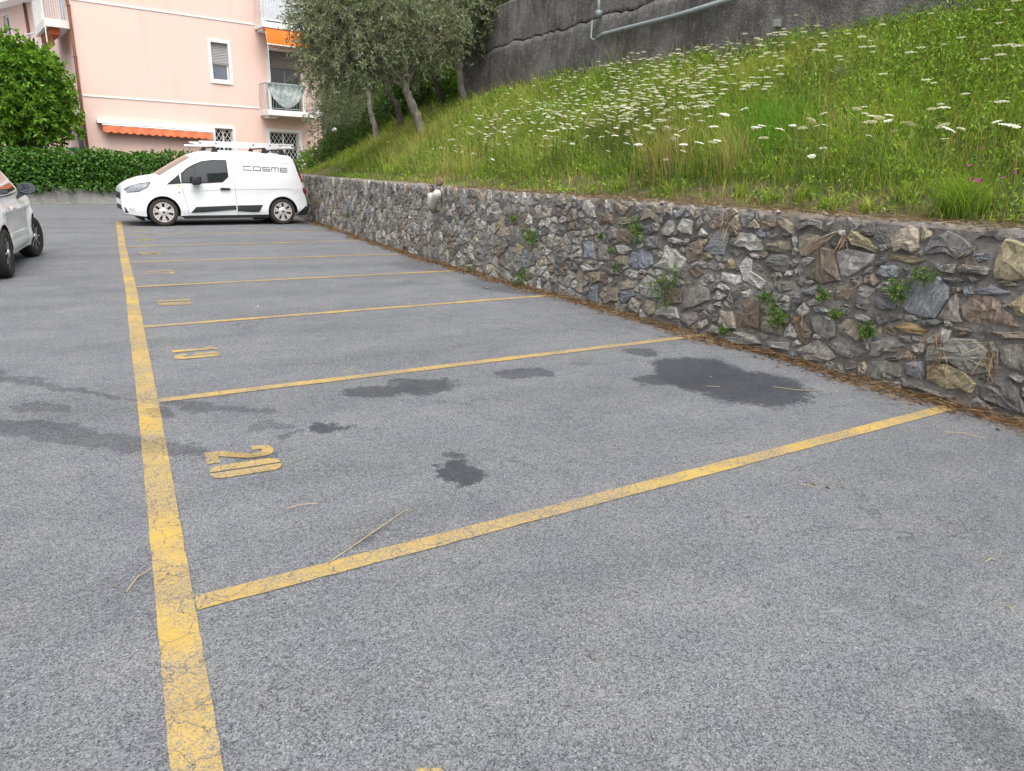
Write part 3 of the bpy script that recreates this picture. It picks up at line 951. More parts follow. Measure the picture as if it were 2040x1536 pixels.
cw('upper_lift', lambda y: jt(y) + .028, lambda y: 5.32 if y > 15 else 5.32 + .22 * (15 - y), .055, .02, M['concrete_dark'])
# conduit on that wall
def on_cwall(px, py, d=.02):
    q = on_plane_x(px, py, XR)
    return np.array([XR + .05 * (q[2] - 3) - d, q[1], q[2]])
g = Geo()
g.tube([on_cwall(1462, -4, .05), on_cwall(1340, 33, .05), on_cwall(1240, 58, .05), on_cwall(1202, 68, .05), on_cwall(1190, 77, .06)], .038, 10)
g.obj('conduit_run', M['conduit'], croot, True, True)
g = Geo()
g.tube([on_cwall(1190, 77, .06), on_cwall(1183, 80, .06), on_cwall(1178, 74, .06), on_cwall(1179, 40, .05)], .018, 8)
g.tube([on_cwall(1190, -20, .05), on_cwall(1191, 28, .05)], .030, 8)
g.box(*(lambda q: (q[0] - .05, q[0] + .05, q[1] - .05, q[1] + .05, q[2] - .06, q[2] + .06))(on_cwall(1190, 27, .04)))
g.obj('conduit_drop', M['conduit'], croot, True, True)
g = Geo()
q = on_cwall(1548, 47, .04)
g.box(q[0] - .03, q[0] + .06, q[1] - .045, q[1] + .045, q[2] - .05, q[2] + .05)
bevel(g.obj('junction_box', M['conduit'], croot, True), .01)

# ------------------------------------------------------------------ foliage generators
def unit(v): return v / (np.linalg.norm(v, axis=-1, keepdims=True) + 1e-9)
def leaves(base, direc, length, width, cols, rng, fold=.25, face=None):
    """one folded leaf (two triangles sharing the mid rib ends) per base point"""
    n = len(base)
    direc = unit(direc)
    r = rng.normal(size=(n, 3)) if face is None else face + rng.normal(0, .45, (n, 3))
    side = unit(np.cross(direc, r))
    up = np.cross(side, direc)
    L = (length * rng.uniform(.7, 1.25, n))[:, None]
    Wd = (width * rng.uniform(.75, 1.2, n))[:, None]
    mid = base + direc * L * .45
    V = np.stack([base, mid + side * Wd * .5 + up * Wd * fold, base + direc * L - up * L * .08, mid - side * Wd * .5 + up * Wd * fold], 1).reshape(-1, 3)
    i = np.arange(n)[:, None] * 4
    F = np.concatenate([i + [0, 1, 2], i + [0, 2, 3]])
    return V, F, np.repeat(cols, 4, 0)
def pick_cols(pal, n, rng, jit=.30):
    pal = np.array(pal)
    c = pal[rng.integers(0, len(pal), n)]
    return np.clip(c * rng.uniform(1 - jit, 1 + jit, (n, 1)), 0, 1)
def foliage(lumps, n_twig, per, tw_len, lf_len, lf_w, pal, rng, droop=.2, shell=.5, out=.8):
    L = np.array(lumps, float)
    wgt = (L[:, 3] * L[:, 4] + L[:, 4] * L[:, 5] + L[:, 3] * L[:, 5])
    k = rng.choice(len(L), n_twig, p=wgt / wgt.sum())
    dr = unit(rng.normal(size=(n_twig, 3)))
    rad = shell + (1 - shell) * rng.uniform(0, 1, n_twig) ** .6
    p0 = L[k, :3] + dr * L[k, 3:6] * rad[:, None]
    td = unit(dr * out + rng.normal(0, .55, (n_twig, 3)) + np.array([0, 0, -droop]))
    tl = tw_len * rng.uniform(.5, 1.4, n_twig)
    tone = rng.uniform(.72, 1.25, n_twig)
    t = rng.uniform(.05, 1, (n_twig, per))
    base = p0[:, None] + td[:, None] * (tl[:, None] * t)[..., None] + np.array([0, 0, -1.0]) * (droop * .35 * tl[:, None] * t ** 2)[..., None]
    ld = td[:, None] + rng.normal(0, .75, (n_twig, per, 3))
    cols = pick_cols(pal, n_twig * per, rng) * np.repeat(tone, per)[:, None]
    V, F, C = leaves(base.reshape(-1, 3), ld.reshape(-1, 3), lf_len, lf_w, cols, rng)
    return V, F, C, p0, td, tl
def twig_geo(p0, td, tl, r, col, rng):
    n = len(p0)
    s = unit(np.cross(td, rng.normal(size=(n, 3))))
    u = np.cross(s, td)
    e = p0 + td * tl[:, None]
    b = p0 - td * tl[:, None] * .5
    V = np.stack([b + s * r, b - s * r * .5 + u * r, b - s * r * .5 - u * r, e], 1).reshape(-1, 3)
    i = np.arange(n)[:, None] * 4
    F = np.concatenate([i + [0, 1, 3], i + [1, 2, 3], i + [2, 0, 3]])
    return V, F, np.tile(col, (len(V), 1))
def join(parts):
    V, F, C, o = [], [], [], 0
    for v, f, c in parts:
        V.append(v); F.append(f + o); C.append(c); o += len(v)
    return np.concatenate(V), np.concatenate(F), np.concatenate(C)
def veg_obj(name, parts, mat, parent=None):
    V, F, C = join(parts)
    return link(bpy.data.objects.new(name, np_mesh(name, V, [F], mat, C)), parent)
def blades(P, h, w, lean, cols, rng, bend=.35):
    """grass blades: five points each"""
    n = len(P)
    a = rng.uniform(0, 2 * math.pi, n)
    side = np.stack([np.cos(a), np.sin(a), np.zeros(n)], -1)
    ln = lean + rng.normal(0, bend, (n, 3)) * np.array([1, 1, 0])
    h = h[:, None]; w = w[:, None] if np.ndim(w) else w
    mid = P + np.array([0, 0, .55]) * h + ln * h * .25
    tip = P + np.array([0, 0, .95]) * h + ln * h * .85
    V = np.stack([P - side * w / 2, P + side * w / 2, mid + side * w * .42, mid - side * w * .42, tip], 1).reshape(-1, 3)
    i = np.arange(n)[:, None] * 5
    F = np.concatenate([i + [0, 1, 2], i + [0, 2, 3], i + [3, 2, 4]])
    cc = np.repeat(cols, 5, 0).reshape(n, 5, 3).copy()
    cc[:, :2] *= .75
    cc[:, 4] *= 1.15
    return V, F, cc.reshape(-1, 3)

# ------------------------------------------------------------------ the meadow on the bank
LUSH = [(.19, .315, .034), (.24, .36, .048), (.13, .23, .028), (.28, .38, .07)]
YELG = [(.33, .38, .08), (.39, .41, .11), (.27, .35, .07)]
DRY = [(.38, .30, .14), (.44, .36, .19), (.30, .23, .11)]
def vnoise(x, y, s, seed=0.0):
    return np.array([mnoise.noise(Vector((a * s, b * s, seed))) for a, b in zip(x, y)])
def bank_points(n, rng, y0, y1, edge=.34):
    y = rng.uniform(y0, y1, n)
    x0 = wall_x_at(np.minimum(y, 27.6)) + edge
    u = rng.uniform(0, 1, n)
    x = x0 + (XR - x0) * u
    return x, y, u
rng = np.random.default_rng(3)
parts = []
for n, y0, y1, wd in [(50000, 1.2, 6.5, .0068), (50000, 6.5, 12.5, .0095), (34000, 12.5, 20, .012), (9000, 20, 27, .014)]:
    x, y, u = bank_points(n, rng, y0, y1)
    nz = vnoise(x, y, .9)
    n2 = vnoise(x, y, 2.3, 4.0)
    n3 = vnoise(x, y, .35, 9.0)
    keep = (u > .10 + .10 * n2 + .05) | (rng.uniform(0, 1, n) < .22)       # bare strip at the lip
    keep &= rng.uniform(0, 1, n) < np.clip(.75 + .8 * n2, .25, 1)
    x, y, u, nz, n2, n3 = [a[keep] for a in (x, y, u, nz, n2, n3)]
    m = len(x)
    hgt = np.clip(.10 + .30 * np.clip(u * 2.2, 0, 1) * (.72 + .5 * nz) * (1 - .25 * u), .05, .6) * rng.uniform(.55, 1.35, m)
    pick = rng.uniform(0, 1, m)
    dryp = np.clip(.05 + .25 * n3 + .22 * (u < .12) + .1 * nz, .02, .5)
    yelp = np.clip(.34 + .6 * n3, .12, .7)
    cols = np.where((pick < dryp)[:, None], pick_cols(DRY, m, rng), np.where((pick < dryp + yelp)[:, None], pick_cols(YELG, m, rng), pick_cols(LUSH, m, rng)))
    cols *= (.92 + .35 * nz + .30 * n2)[:, None]
    P = np.stack([x, y, bank_z(x, y) - .01], -1)
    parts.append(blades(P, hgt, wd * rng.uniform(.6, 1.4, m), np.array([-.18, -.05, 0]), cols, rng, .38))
n = 5200                                         # tall wispy seed stalks
x, y, u = bank_points(n, rng, 1.2, 18)
keep = u > .14
x, y = x[keep], y[keep]
P = np.stack([x, y, bank_z(x, y)], -1)
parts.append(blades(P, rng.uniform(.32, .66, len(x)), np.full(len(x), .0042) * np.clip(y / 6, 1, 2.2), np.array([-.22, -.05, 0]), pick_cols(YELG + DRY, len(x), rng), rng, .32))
o = veg_obj('meadow_grass', parts, M['grass'])
tag(o, 'long mixed green grass covering the bank above the stone wall', 'grass', kind='stuff')
# broad-leaved weeds among the grass
parts = []
for n, y0, y1, sz in [(4200, 1.2, 6.5, .036), (3400, 6.5, 12.5, .042), (1700, 12.5, 20, .05)]:
    x, y, u = bank_points(n, rng, y0, y1, .40)
    nz = vnoise(x, y, .7, 21.0)
    keep = (rng.uniform(0, 1, n) < np.clip(.5 + 1.3 * nz + .25 * (y < 5.5), .05, 1)) & ((u > .16 + .1 * nz) | (rng.uniform(0, 1, n) < .16))
    x, y, u = x[keep], y[keep], u[keep]
    per = 15
    m = len(x)
    st = np.stack([x, y, bank_z(x, y)], -1)[:, None] + rng.normal(0, .055, (m, per, 3)) * np.array([1, 1, 0])
    hh = (.05 + .26 * np.clip(u * 1.8, .1, 1))[:, None] * rng.uniform(.1, 1.1, (m, per))
    st[..., 2] += hh
    d = rng.normal(0, 1, (m, per, 3)) + np.array([-.3, -.2, .5])
    tone = rng.uniform(.7, 1.3, m)
    c = pick_cols([(.165, .30, .03), (.22, .36, .042), (.28, .37, .06), (.10, .20, .024)], m * per, rng) * np.repeat(tone, per)[:, None]
    parts.append(leaves(st.reshape(-1, 3), d.reshape(-1, 3), sz * 1.35, sz * .62, c, rng))
o = veg_obj('meadow_weeds', parts, M['leaf'])
tag(o, 'low broad-leaved green weeds growing through the bank grass', 'weeds', kind='stuff')

# ------------------------------------------------------------------ white umbels in the meadow
def umbel_mesh(rng, age):
    parts, n = [], 26
    V, F, C = [], [], []
    for k in range(n):
        r = math.sqrt((k + .5) / n)
        a = k * 2.39996
        c = np.array([r * math.cos(a), r * math.sin(a), .16 * (1 - r * r) + rng.normal(0, .02)])
        s = .20 * rng.uniform(.8, 1.2)
        b = len(V)
        tone = np.array([.78, .78, .70]) * rng.uniform(.82, 1.08) if not age else np.array([.50, .50, .36]) * rng.uniform(.7, 1.1)
        for j in range(6):
            an = a + j * math.pi / 3
            V.append(c + s * np.array([math.cos(an), math.sin(an), 0]) + np.array([0, 0, -.05 + rng.normal(0, .02)])); C.append(tone * .92)
        V.append(c + np.array([0, 0, .05])); C.append(tone)
        for j in range(6): F.append((b + j, b + (j + 1) % 6, b + 6))
        V += [np.array([0, 0, -.62]), np.array([.03, 0, -.62]), c + np.array([0, 0, -.04])]
        C += [np.array([.12, .20, .05])] * 3
        F.append((b + 7, b + 8, b + 9))
    return np_mesh('flower_head', np.array(V), [np.array(F)], M['petal'], np.array(C))
def stem_mesh(rng):
    g = Geo()
    bx, by = rng.normal(0, .06, 2)
    g.tube([(0, 0, 0), (bx * .3, by * .3, .35), (bx * .7, by * .7, .7), (0, 0, 1)], [.011, .010, .008, .006], 4, caps=False)
    V = np.array(g.v); F = np.array(g.f)
    c = np.tile(np.array([.10, .17, .04]) * rng.uniform(.8, 1.2), (len(V), 1))
    # a few feathery stem leaves
    m = 7
    base = np.stack([np.zeros(m), np.zeros(m), rng.uniform(.1, .75, m)], -1)
    lv, lf, lc = leaves(base, np.concatenate([rng.normal(0, 1, (m, 2)), np.full((m, 1), .6)], 1), .16, .018, pick_cols([(.09, .17, .03)], m, rng), rng)
    return np_mesh('stem', np.concatenate([V, lv]), [F, lf + len(V)], M['grass'], np.concatenate([c, lc]))
heads = [umbel_mesh(rng, k == 5) for k in range(6)]
stems = [stem_mesh(rng) for k in range(5)]
FLOWER_LABEL = 'white flat-topped wildflower on a thin stem in the grass bank'
pix = []
zones = [((940, 1250, 190, 270), 130), ((1080, 1330, 140, 280), 170), ((1200, 1440, 105, 230), 190), ((1280, 1560, 80, 190), 110), ((1180, 1420, 240, 330), 45),
         ((900, 1120, 220, 320), 40), ((760, 940, 250, 340), 14), ((1500, 1720, 10, 120), 26), ((1400, 1560, 180, 330), 16), ((1570, 1760, 210, 310), 16),
         ((1700, 2040, 0, 110), 15), ((1750, 2040, 110, 340), 14), ((1120, 1290, 110, 170), 22), ((1000, 1180, 150, 215), 30), ((1440, 1620, 30, 110), 22)]
for (x0, x1, y0, y1), n in zones:
    for _ in range(n):
        a, b = rng.uniform(0, 1, 2)
        pix.append((x0 + (x1 - x0) * a, y0 + (y1 - y0) * b + (0 if y0 < 80 and x0 > 1450 else (.5 - a) * 40)))
pix += [(1860, 167), (1690, 68), (1625, 100), (1985, 248), (2000, 258), (2015, 262), (1930, 290), (1845, 160), (1480, 180), (1490, 172), (1500, 165), (1615, 245), (1598, 262), (1750, 242), (1770, 235), (1880, 285), (1985, 95), (2010, 90), (1880, 90), (1590, 300), (1640, 300)]
placed = 0
extra = []
for px, py in sorted(pix, key=lambda q: -q[1]):
    hgt = rng.uniform(.36, .60)
    q = on_bank(px, py, hgt)                       # the head shows at this picture point
    q[2] = float(bank_z(q[0], q[1]))
    if q[0] > XR - .12 or q[0] < wall_x_at(q[1]) + .5: continue
    rad = rng.uniform(.022, .046) * (1.15 if q[1] < 7 else 1.0)
    tilt = (rng.normal(-.10, .10), rng.normal(-.22, .12), rng.uniform(0, 6.28))
    if placed < 300:
        r = empty('white_wildflower', tuple(q), 0, FLOWER_LABEL, 'flower', 'white wildflowers scattered over the bank')
        s = bpy.data.objects.new('stem', stems[placed % 5])
        COL.objects.link(s); s.parent = r
        s.scale = (.35, .35, hgt)
        hd = bpy.data.objects.new('flower_head', heads[int(rng.choice(6, p=[.185] * 5 + [.075]))])
        COL.objects.link(hd); hd.parent = r
        hd.location = (0, 0, hgt + rad * .55)
        hd.rotation_euler = tilt
        hd.scale = (rad, rad, rad)
        placed += 1
    else:
        extra.append((q + np.array([0, 0, hgt]), rad, q))
if extra:
    hv = np.array([v.co[:] for v in heads[0].vertices])
    hf = np.array([p.vertices[:] for p in heads[0].polygons])
    hc = np.array([d.color[:3] for d in heads[0].color_attributes['col'].data])
    pr = [(hv * rd + p, hf, hc) for p, rd, q in extra]
    e = np.array([p for p, _, _ in extra]); b = np.array([q for _, _, q in extra])
    pr.append(twig_geo(b, unit(e - b), np.linalg.norm(e - b, axis=1), .004, (.1, .17, .04), rng))
    tag(veg_obj('far_white_wildflowers', pr, M['petal']), 'mass of small white wildflowers far up the bank', 'flowers', kind='stuff')
# pink flowers near the wall's end in the grass
for k, (px, py) in enumerate([(1956, 299), (1935, 357), (1943, 382), (1950, 369), (1937, 395), (2022, 346), (1998, 356), (1930, 332)]):
    hgt = .30
    q = on_bank(px, py, hgt)
    r = empty('pink_wildflower', tuple(q), 0, 'small magenta wildflower on a thin stem near the grass tuft', 'flower', 'magenta wildflowers on the bank')
    s = bpy.data.objects.new('stem', stems[k % 5]); COL.objects.link(s); s.parent = r; s.scale = (.3, .3, hgt)
    g = Geo()
    for j in range(5):
        a = j * 1.2566
        ca, sa = math.cos(a), math.sin(a)
        g.add([(0, 0, 0), (ca * .012 - sa * .008, sa * .012 + ca * .008, .004), (ca * .022, sa * .022, .002), (ca * .012 + sa * .008, sa * .012 - ca * .008, .004)], [(0, 1, 2, 3)])
    me = np_mesh('flower_head', np.array(g.v), [np.array(g.f)], M['petal'], np.tile((.55, .05, .36), (len(g.v), 1)))
    hd = bpy.data.objects.new('flower_head', me); COL.objects.link(hd); hd.parent = r
    hd.location = (0, 0, hgt); hd.scale = (.72, .72, .72); hd.rotation_euler = (rng.normal(-.2, .3), rng.normal(-.7, .3), 0)
# clumps with a look of their own
def clump(name, px, py, n, h, spread, pal, label, cat, w=.006, bend=.3, seed=0, dz=0.0):
    rg = np.random.default_rng(100 + seed)
    c = on_bank(px, py)
    P = np.tile(c, (n, 1)) + rg.normal(0, spread, (n, 3)) * np.array([1, 1.3, 0])
    P[:, 2] = bank_z(P[:, 0], P[:, 1]) - .01 + dz
    b = blades(P, h * rg.uniform(.5, 1.2, n), np.full(n, w), np.array([-.22, 0, 0]), pick_cols(pal, n, rg), rg, bend)
    r = empty(name, tuple(c), 0, label, cat)
    veg_obj('blades', [b], M['grass'], r)
    return r
clump('dry_grass_clump', 1335, 345, 420, .62, .16, DRY + YELG, 'tall straw-coloured dry grass clump behind the stone wall', 'grass', .006, .35, 1)
clump('dry_grass_clump', 1450, 350, 220, .60, .10, DRY + YELG, 'fan of tall yellowing stalks beside a bright green patch', 'grass', .006, .25, 2)
clump('grass_tuft', 1912, 432, 700, .30, .055, LUSH, 'dense bright green grass tuft at the lip of the wall', 'grass', .006, .5, 3)
clump('green_grass_patch', 1520, 300, 900, .50, .24, [(.12, .30, .028), (.15, .33, .035)], 'bright fresh green tall grass patch on the bank', 'grass', .006, .28, 4)
clump('yellow_bush', 1295, 142, 900, .58, .24, [(.32, .30, .03), (.24, .26, .03), (.20, .24, .03)], 'yellow-green weed bush below the concrete wall', 'bush', .02, .4, 5)
clump('yellow_bush', 1490, 100, 700, .55, .22, [(.30, .30, .03), (.20, .26, .03)], 'yellow-green weeds below the grey junction box', 'bush', .02, .4, 6)
clump('tall_weed', 1600, 45, 420, .75, .16, [(.07, .16, .02), (.05, .12, .02)], 'tall dark green weeds against the concrete wall', 'weed', .018, .3, 7)
clump('tall_weed', 1150, 150, 120, .8, .16, [(.14, .15, .06), (.2, .18, .08)], 'sparse tall seed stalks against the concrete wall', 'weed', .008, .3, 8)
for k, (px, py, n) in enumerate([(1540, 405, 60), (1600, 400, 70), (1655, 418, 60), (1480, 392, 60), (1730, 425, 50), (1330, 388, 50), (1800, 400, 90), (1980, 420, 60), (1230, 380, 60)]):
    clump('lip_weed', px, py, n, .16, .03, LUSH + YELG, 'small weed tuft rooted in the dry strip behind the wall top', 'weed', .011, .6, 20 + k)['group'] = 'weed tufts along the wall top'
# dry strip on the wall top: flattened straw
rg = np.random.default_rng(9)
n = 9000
y = rg.uniform(1.0, 10.5, n)
x = wall_x_at(y) + np.where(rg.uniform(0, 1, n) < .35, rg.uniform(.04, .3, n), rg.normal(.34, .12, n))
P = np.stack([x, y, np.maximum(bank_z(x, y), np.where(x < wall_x_at(y) + .42, WALL_H, 0)) + rg.uniform(.0, .03, n)], -1)
P = P[(x > wall_x_at(y) + .045)]
d = rg.normal(0, 1, (len(P), 3)) * np.array([1, 1, .12])
sv = leaves(P, d, .085, .004, pick_cols(DRY[2:] + [(.22, .15, .09), (.30, .22, .15), (.17, .12, .075), (.13, .12, .06)], len(P), rg), rg, .1)
tag(veg_obj('wall_top_straw', [sv], M['straw']), 'flattened dead straw along the top of the stone wall', 'straw', kind='stuff')
# straw, needles and dead leaves along the wall foot
n = 11000
y = 1.2 + 19 * rg.uniform(0, 1, n) ** 1.35
cl = np.clip(.55 + .9 * vnoise(y, y * 0, 1.1, 3), .05, 1.3)
x = wall_x_at(y) - .04 - np.abs(rg.normal(0, .15, n)) * cl
P = np.stack([x, y, .006 + .05 * rg.uniform(0, 1, n) ** 2 * np.exp(-((wall_x_at(y) - x) / .14) ** 2)], -1)
d = rg.normal(0, 1, (n, 3)) * np.array([.7, 1, .10])
P2, d2 = P, d
sv = leaves(P2, d2, .085, .0045, pick_cols([(.30, .19, .085), (.22, .12, .055), (.38, .27, .14), (.13, .075, .04), (.10, .07, .045)], n, rg), rg, .1)
n = 900
y = rg.uniform(1.2, 14, n)
x = wall_x_at(y) - .05 - np.abs(rg.normal(0, .10, n))
crumbs = leaves(np.stack([x, y, np.full(n, .008)], -1), rg.normal(0, 1, (n, 3)) * np.array([1, 1, .2]), .035, .022, pick_cols([(.08, .05, .03), (.16, .10, .06), (.25, .2, .15)], n, rg), rg, .2)
tag(veg_obj('foot_litter', [sv, crumbs], M['straw']), 'brown straw and dead leaf litter along the foot of the stone wall', 'litter', kind='stuff')
# dried roots hanging down the wall face
g = []
for px, py, ln in [(1460, 440, .30), (1450, 425, .25), (1640, 475, .22), (1880, 660, .32), (1885, 700, .25), (1985, 690, .3), (1945, 500, .14), (1720, 560, .12), (1610, 630, .18), (1830, 700, .18), (1690, 470, .2), (1560, 545, .1), (1395, 410, .14), (1340, 405, .12)]:
    q = pix2wall(px, py)
    if not q: continue
    s, z = q
    m = 16
    b = wall_pt(s + rg.normal(0, .025, m), np.clip(z + rg.uniform(-.05, .05, m), 0.1, WALL_H), .075)
    g.append(leaves(b, rg.normal(0, .35, (m, 3)) + np.array([-.05, 0, -1]), ln * .7, .0017, pick_cols([(.30, .20, .11), (.18, .10, .06), (.36, .28, .17)], m, rg), rg, .1))
tag(veg_obj('dried_roots', g, M['straw']), 'thin dried roots hanging down the stone wall face', 'roots', kind='stuff')
# small plants in the wall joints
for k, (px, py, sz, n) in enumerate([(1063, 460, .16, 150), (1047, 550, .17, 150), (1283, 458, .12, 120), (1335, 556, .17, 170), (1556, 628, .12, 130), (1538, 585, .06, 50), (1648, 582, .06, 50), (1790, 574, .10, 90), (1748, 656, .08, 80), (1676, 625, .06, 50), (1850, 545, .08, 60), (1206, 472, .04, 30), (950, 533, .09, 60), (1030, 435, .07, 40), (1452, 653, .05, 40), (698, 425, .10, 50), (1236, 533, .04, 25), (1228, 500, .04, 25)]):
    rg2 = np.random.default_rng(300 + k)
    q = pix2wall(px, py)
    c = wall_pt(q[0], max(q[1], .03), .06)
    lm = [(c[0] - .015, c[1] + rg2.normal(0, sz * .45), c[2] + rg2.normal(0, sz * .35), sz * rg2.uniform(.15, .32), sz * rg2.uniform(.3, .6), sz * rg2.uniform(.2, .5)) for _ in range(4)]
    fo = foliage(lm, int(n * .8), 6, sz * .6, .024, .011, [(.10, .20, .03), (.07, .15, .025), (.13, .23, .04), (.14, .18, .06)], rg2, .5, .1)
    r = empty('wall_plant', tuple(c), 0, {0: 'large leafy plant in a wall joint straight above the bushy foot plant', 1: 'bushy green plant at the wall foot beside a yellow line end', 2: 'leafy tuft below the wall top among small brown stones', 3: 'spreading green plant hanging under a big pale grey stone', 4: 'drooping green plant low in the wall between two brown stones'}.get(k, 'small leafy green plant sprouting from a joint in the stone wall'), 'plant', 'plants growing in the stone wall joints')
    veg_obj('leaves', [fo[:3]], M['leaf'], r)
# loose straws on the asphalt
for k, pts in enumerate([[(660, 1120), (740, 1070), (812, 1016)], [(572, 1016), (598, 1012), (633, 1005)], [(252, 1182), (275, 1158), (302, 1135)], [(1408, 771), (1420, 774), (1434, 772)], [(1540, 772), (1585, 781), (1630, 780)], [(1596, 968), (1612, 972), (1630, 976)], [(1962, 1122), (1972, 1120), (1982, 1117)], [(2003, 1210), (2010, 1216), (2018, 1222)], [(1880, 862), (1920, 868), (1965, 876)]]):
    g = Geo()
    g.tube([G(*p) + np.array([0, 0, .006 + .012 * (i == 1)]) for i, p in enumerate(pts)], .0018, 5)
    me = np_mesh('straw_stem', np.array(g.v), [np.array([f for f in g.f if len(f) == 4])], M['straw'], np.tile((.45, .36, .22), (len(g.v), 1)))
    o = link(bpy.data.objects.new('straw_stem', me))
    tag(o, ['long pale straw stem lying beside a yellow line', 'short pale straw stem near the number 20', 'thin pale straw across the long yellow line', None, None, None, None, None, None][k] or 'tiny pale straw lying loose on the asphalt', 'straw', 'loose straws on the asphalt')
# stones and crumbs
def rock(name, c, r, mat, label, cat, seed, sq=(1, 1, .7), group=None):
    rg = np.random.default_rng(seed)
    bm = bmesh.new()
    bmesh.ops.create_icosphere(bm, subdivisions=3, radius=1)
    pl = unit(rg.normal(size=(9, 3)))
    for v in bm.verts:
        p = np.array(v.co[:])
        k = 1.0
        for q in pl: k = min(k, .72 / max(.3, p @ q))
        p = p * k * (1 + .06 * mnoise.noise(Vector(p * 3)))
        v.co = Vector(p * np.array(sq) * r)
    me = bpy.data.meshes.new(name)
    bm.to_mesh(me); bm.free()
    me.materials.append(mat)
    o = bpy.data.objects.new(name, me)
    o.location = tuple(c)
    COL.objects.link(o)
    return tag(o, label, cat, group)
rock('rock', on_bank(1672, 172) + [0, 0, .10], .15, M['rock'], 'grey angular rock half hidden in the grass of the bank', 'rock', 5, (.7, 1.2, .8))
rock('broken_tile', wall_pt(pix2wall(858, 372)[0], WALL_H + .07, -.12), .095, M['clay'], 'brown broken lump standing on the stone wall top', 'stone', 6, (.6, 1.0, .75))
rock('flat_slab', wall_pt(pix2wall(852, 372)[0], WALL_H + .012, -.12), .17, M['rock'], 'thin flat slab under the brown lump on the wall top', 'stone', 8, (.8, 1.2, .10))
for k, (px, py) in enumerate([(968, 574), (1180, 1310), (1390, 605), (1232, 590), (662, 562), (514, 611), (1415, 752), (1620, 966), (1650, 972)]):
    rock('pebble', G(px, py) + [0, 0, .006], .035 if k == 0 else .011, M['rock'] if k != 5 else M['pale_lump'], 'small loose pebble lying on the asphalt', 'pebble', 40 + k, (1, 1.3, .6), 'pebbles on the asphalt')
def capsule(name, p0, p1, r, label):
    g = Geo()
    p0, p1 = np.array(p0), np.array(p1)
    d = unit(p1 - p0)
    pts, rad = [], []
    for t in np.linspace(-1, 1, 13):
        k = math.sqrt(max(.0, 1 - abs(t) ** 4.5))
        pts.append((p0 + p1) / 2 + (p1 - p0) / 2 * t)
        rad.append(max(.004, r * k * (1 + .05 * t)))
    g.tube(pts, rad, 18)
    return tag(g.obj(name, M['pale_lump'], None, False, True), label, 'stone')
def wq(px, py, d): return wall_pt(*pix2wall(px, py), d)
capsule('pale_cobble', wq(863, 413, .05), wq(866, 384, .08), .062, 'upright pale smooth oblong stone set in the wall face')
capsule('pale_cobble', wq(868, 415, .09), wq(888, 381, .15), .070, 'slanting pale smooth oblong stone jutting from the wall face')

# ------------------------------------------------------------------ trees
OLIVE = [(.22, .25, .155), (.27, .30, .20), (.155, .19, .105), (.34, .365, .26), (.19, .235, .105)]
def limb(g, a, b, r0, r1, wob, rg, n=7, seg=8):
    a, b = np.array(a, float), np.array(b, float)
    pts = [a + (b - a) * t + (rg.normal(0, wob, 3) if 0 < t < 1 else 0) for t in np.linspace(0, 1, n)]
    g.tube(pts, [r0 + (r1 - r0) * t ** .8 for t in np.linspace(0, 1, n)], seg)
    return pts
def pt(px, py, Y): return at_depth_y(px, py, Y)
def olive(base_px, trunk_px, limbs, lumps, r0, bark, label, seed, ntw=1500, base=None):
    rg = np.random.default_rng(seed)
    b = on_bank(*base_px) if base is None else np.array(base)
    Y = b[1]
    root = empty('olive_tree', tuple(b), 0, label, 'tree', 'olive trees on the bank')
    g = Geo()
    pts = [b + [0, 0, -.1]] + [pt(px, py, Y + dy) for px, py, dy in trunk_px]
    dense = []
    for i in range(len(pts) - 1):
        for k in range(4): dense.append(pts[i] + (pts[i + 1] - pts[i]) * k / 4 + rg.normal(0, .012, 3))
    dense.append(pts[-1])
    rr = np.linspace(r0, r0 * .62, len(dense))
    rr[:3] *= [1.45, 1.2, 1.05]
    g.tube(dense, list(rr * (1 + rg.normal(0, .05, len(dense)))), 12)
    L = [(*pt(px, py, Y + dy), rx * 1.07, rx * 1.2, rz * 1.05) for px, py, dy, rx, rz in lumps]
    top = pts[-1]
    for l in L:
        k = int(rg.integers(max(1, len(dense) * 2 // 3), len(dense)))
        c = np.array(l[:3])
        mid = (dense[k] + c) / 2 + rg.normal(0, .1, 3)
        limb(g, dense[k], mid, r0 * .42, r0 * .26, .025, rg, 5, 6)
        limb(g, mid, c, r0 * .26, .012, .03, rg, 5, 6)
        for _ in range(5):
            e = c + unit(rg.normal(size=3)) * np.array(l[3:6]) * .8
            limb(g, mid + (c - mid) * rg.uniform(.3, 1), e, .020, .006, .03, rg, 4, 5)
    o = g.obj('trunk', bark, root, True, True)
    V, F, C, p0, td, tl = foliage(L, ntw * len(L) // 6, 14, .36, .095, .023, OLIVE, rg, .30, .40)
    tw = twig_geo(p0, td, tl, .004, (.17, .155, .125), rg)
    veg_obj('crown', [(V, F, C)], M['leaf'], root)
    veg_obj('twigs', [tw], M['straw'], root)
    return root
olive((845, 278), [(838, 252, 0), (826, 220, 0), (815, 195, 0), (805, 165, 0), (797, 135, .1)], None,
      [(780, 46, 0, .95, .75), (700, 76, -.1, .95, .8), (656, 46, .2, .8, .8), (850, 66, .2, .8, .75), (760, -24, .2, 1.0, .8), (666, 126, .2, .72, .55), (636, 6, .4, .65, .7), (690, -4, .3, .95, .75), (720, 136, .3, .7, .42), (820, 111, .2, .62, .42), (880, 16, .5, .8, .7)],
      .118, M['bark_pale'], 'pale-barked leaning olive tree with the widest grey-green crown', 51, 1900)
olive((752, 283), [(745, 250, 0), (737, 215, 0), (733, 175, .1), (728, 140, .2)], None,
      [(700, 96, .4, .8, .6), (656, 96, .6, .7, .6), (636, 151, .4, .5, .35), (680, 26, .8, .9, .8)], .088, M['bark_pale'],
      'slender olive tree nearest the pink building', 52, 1200)
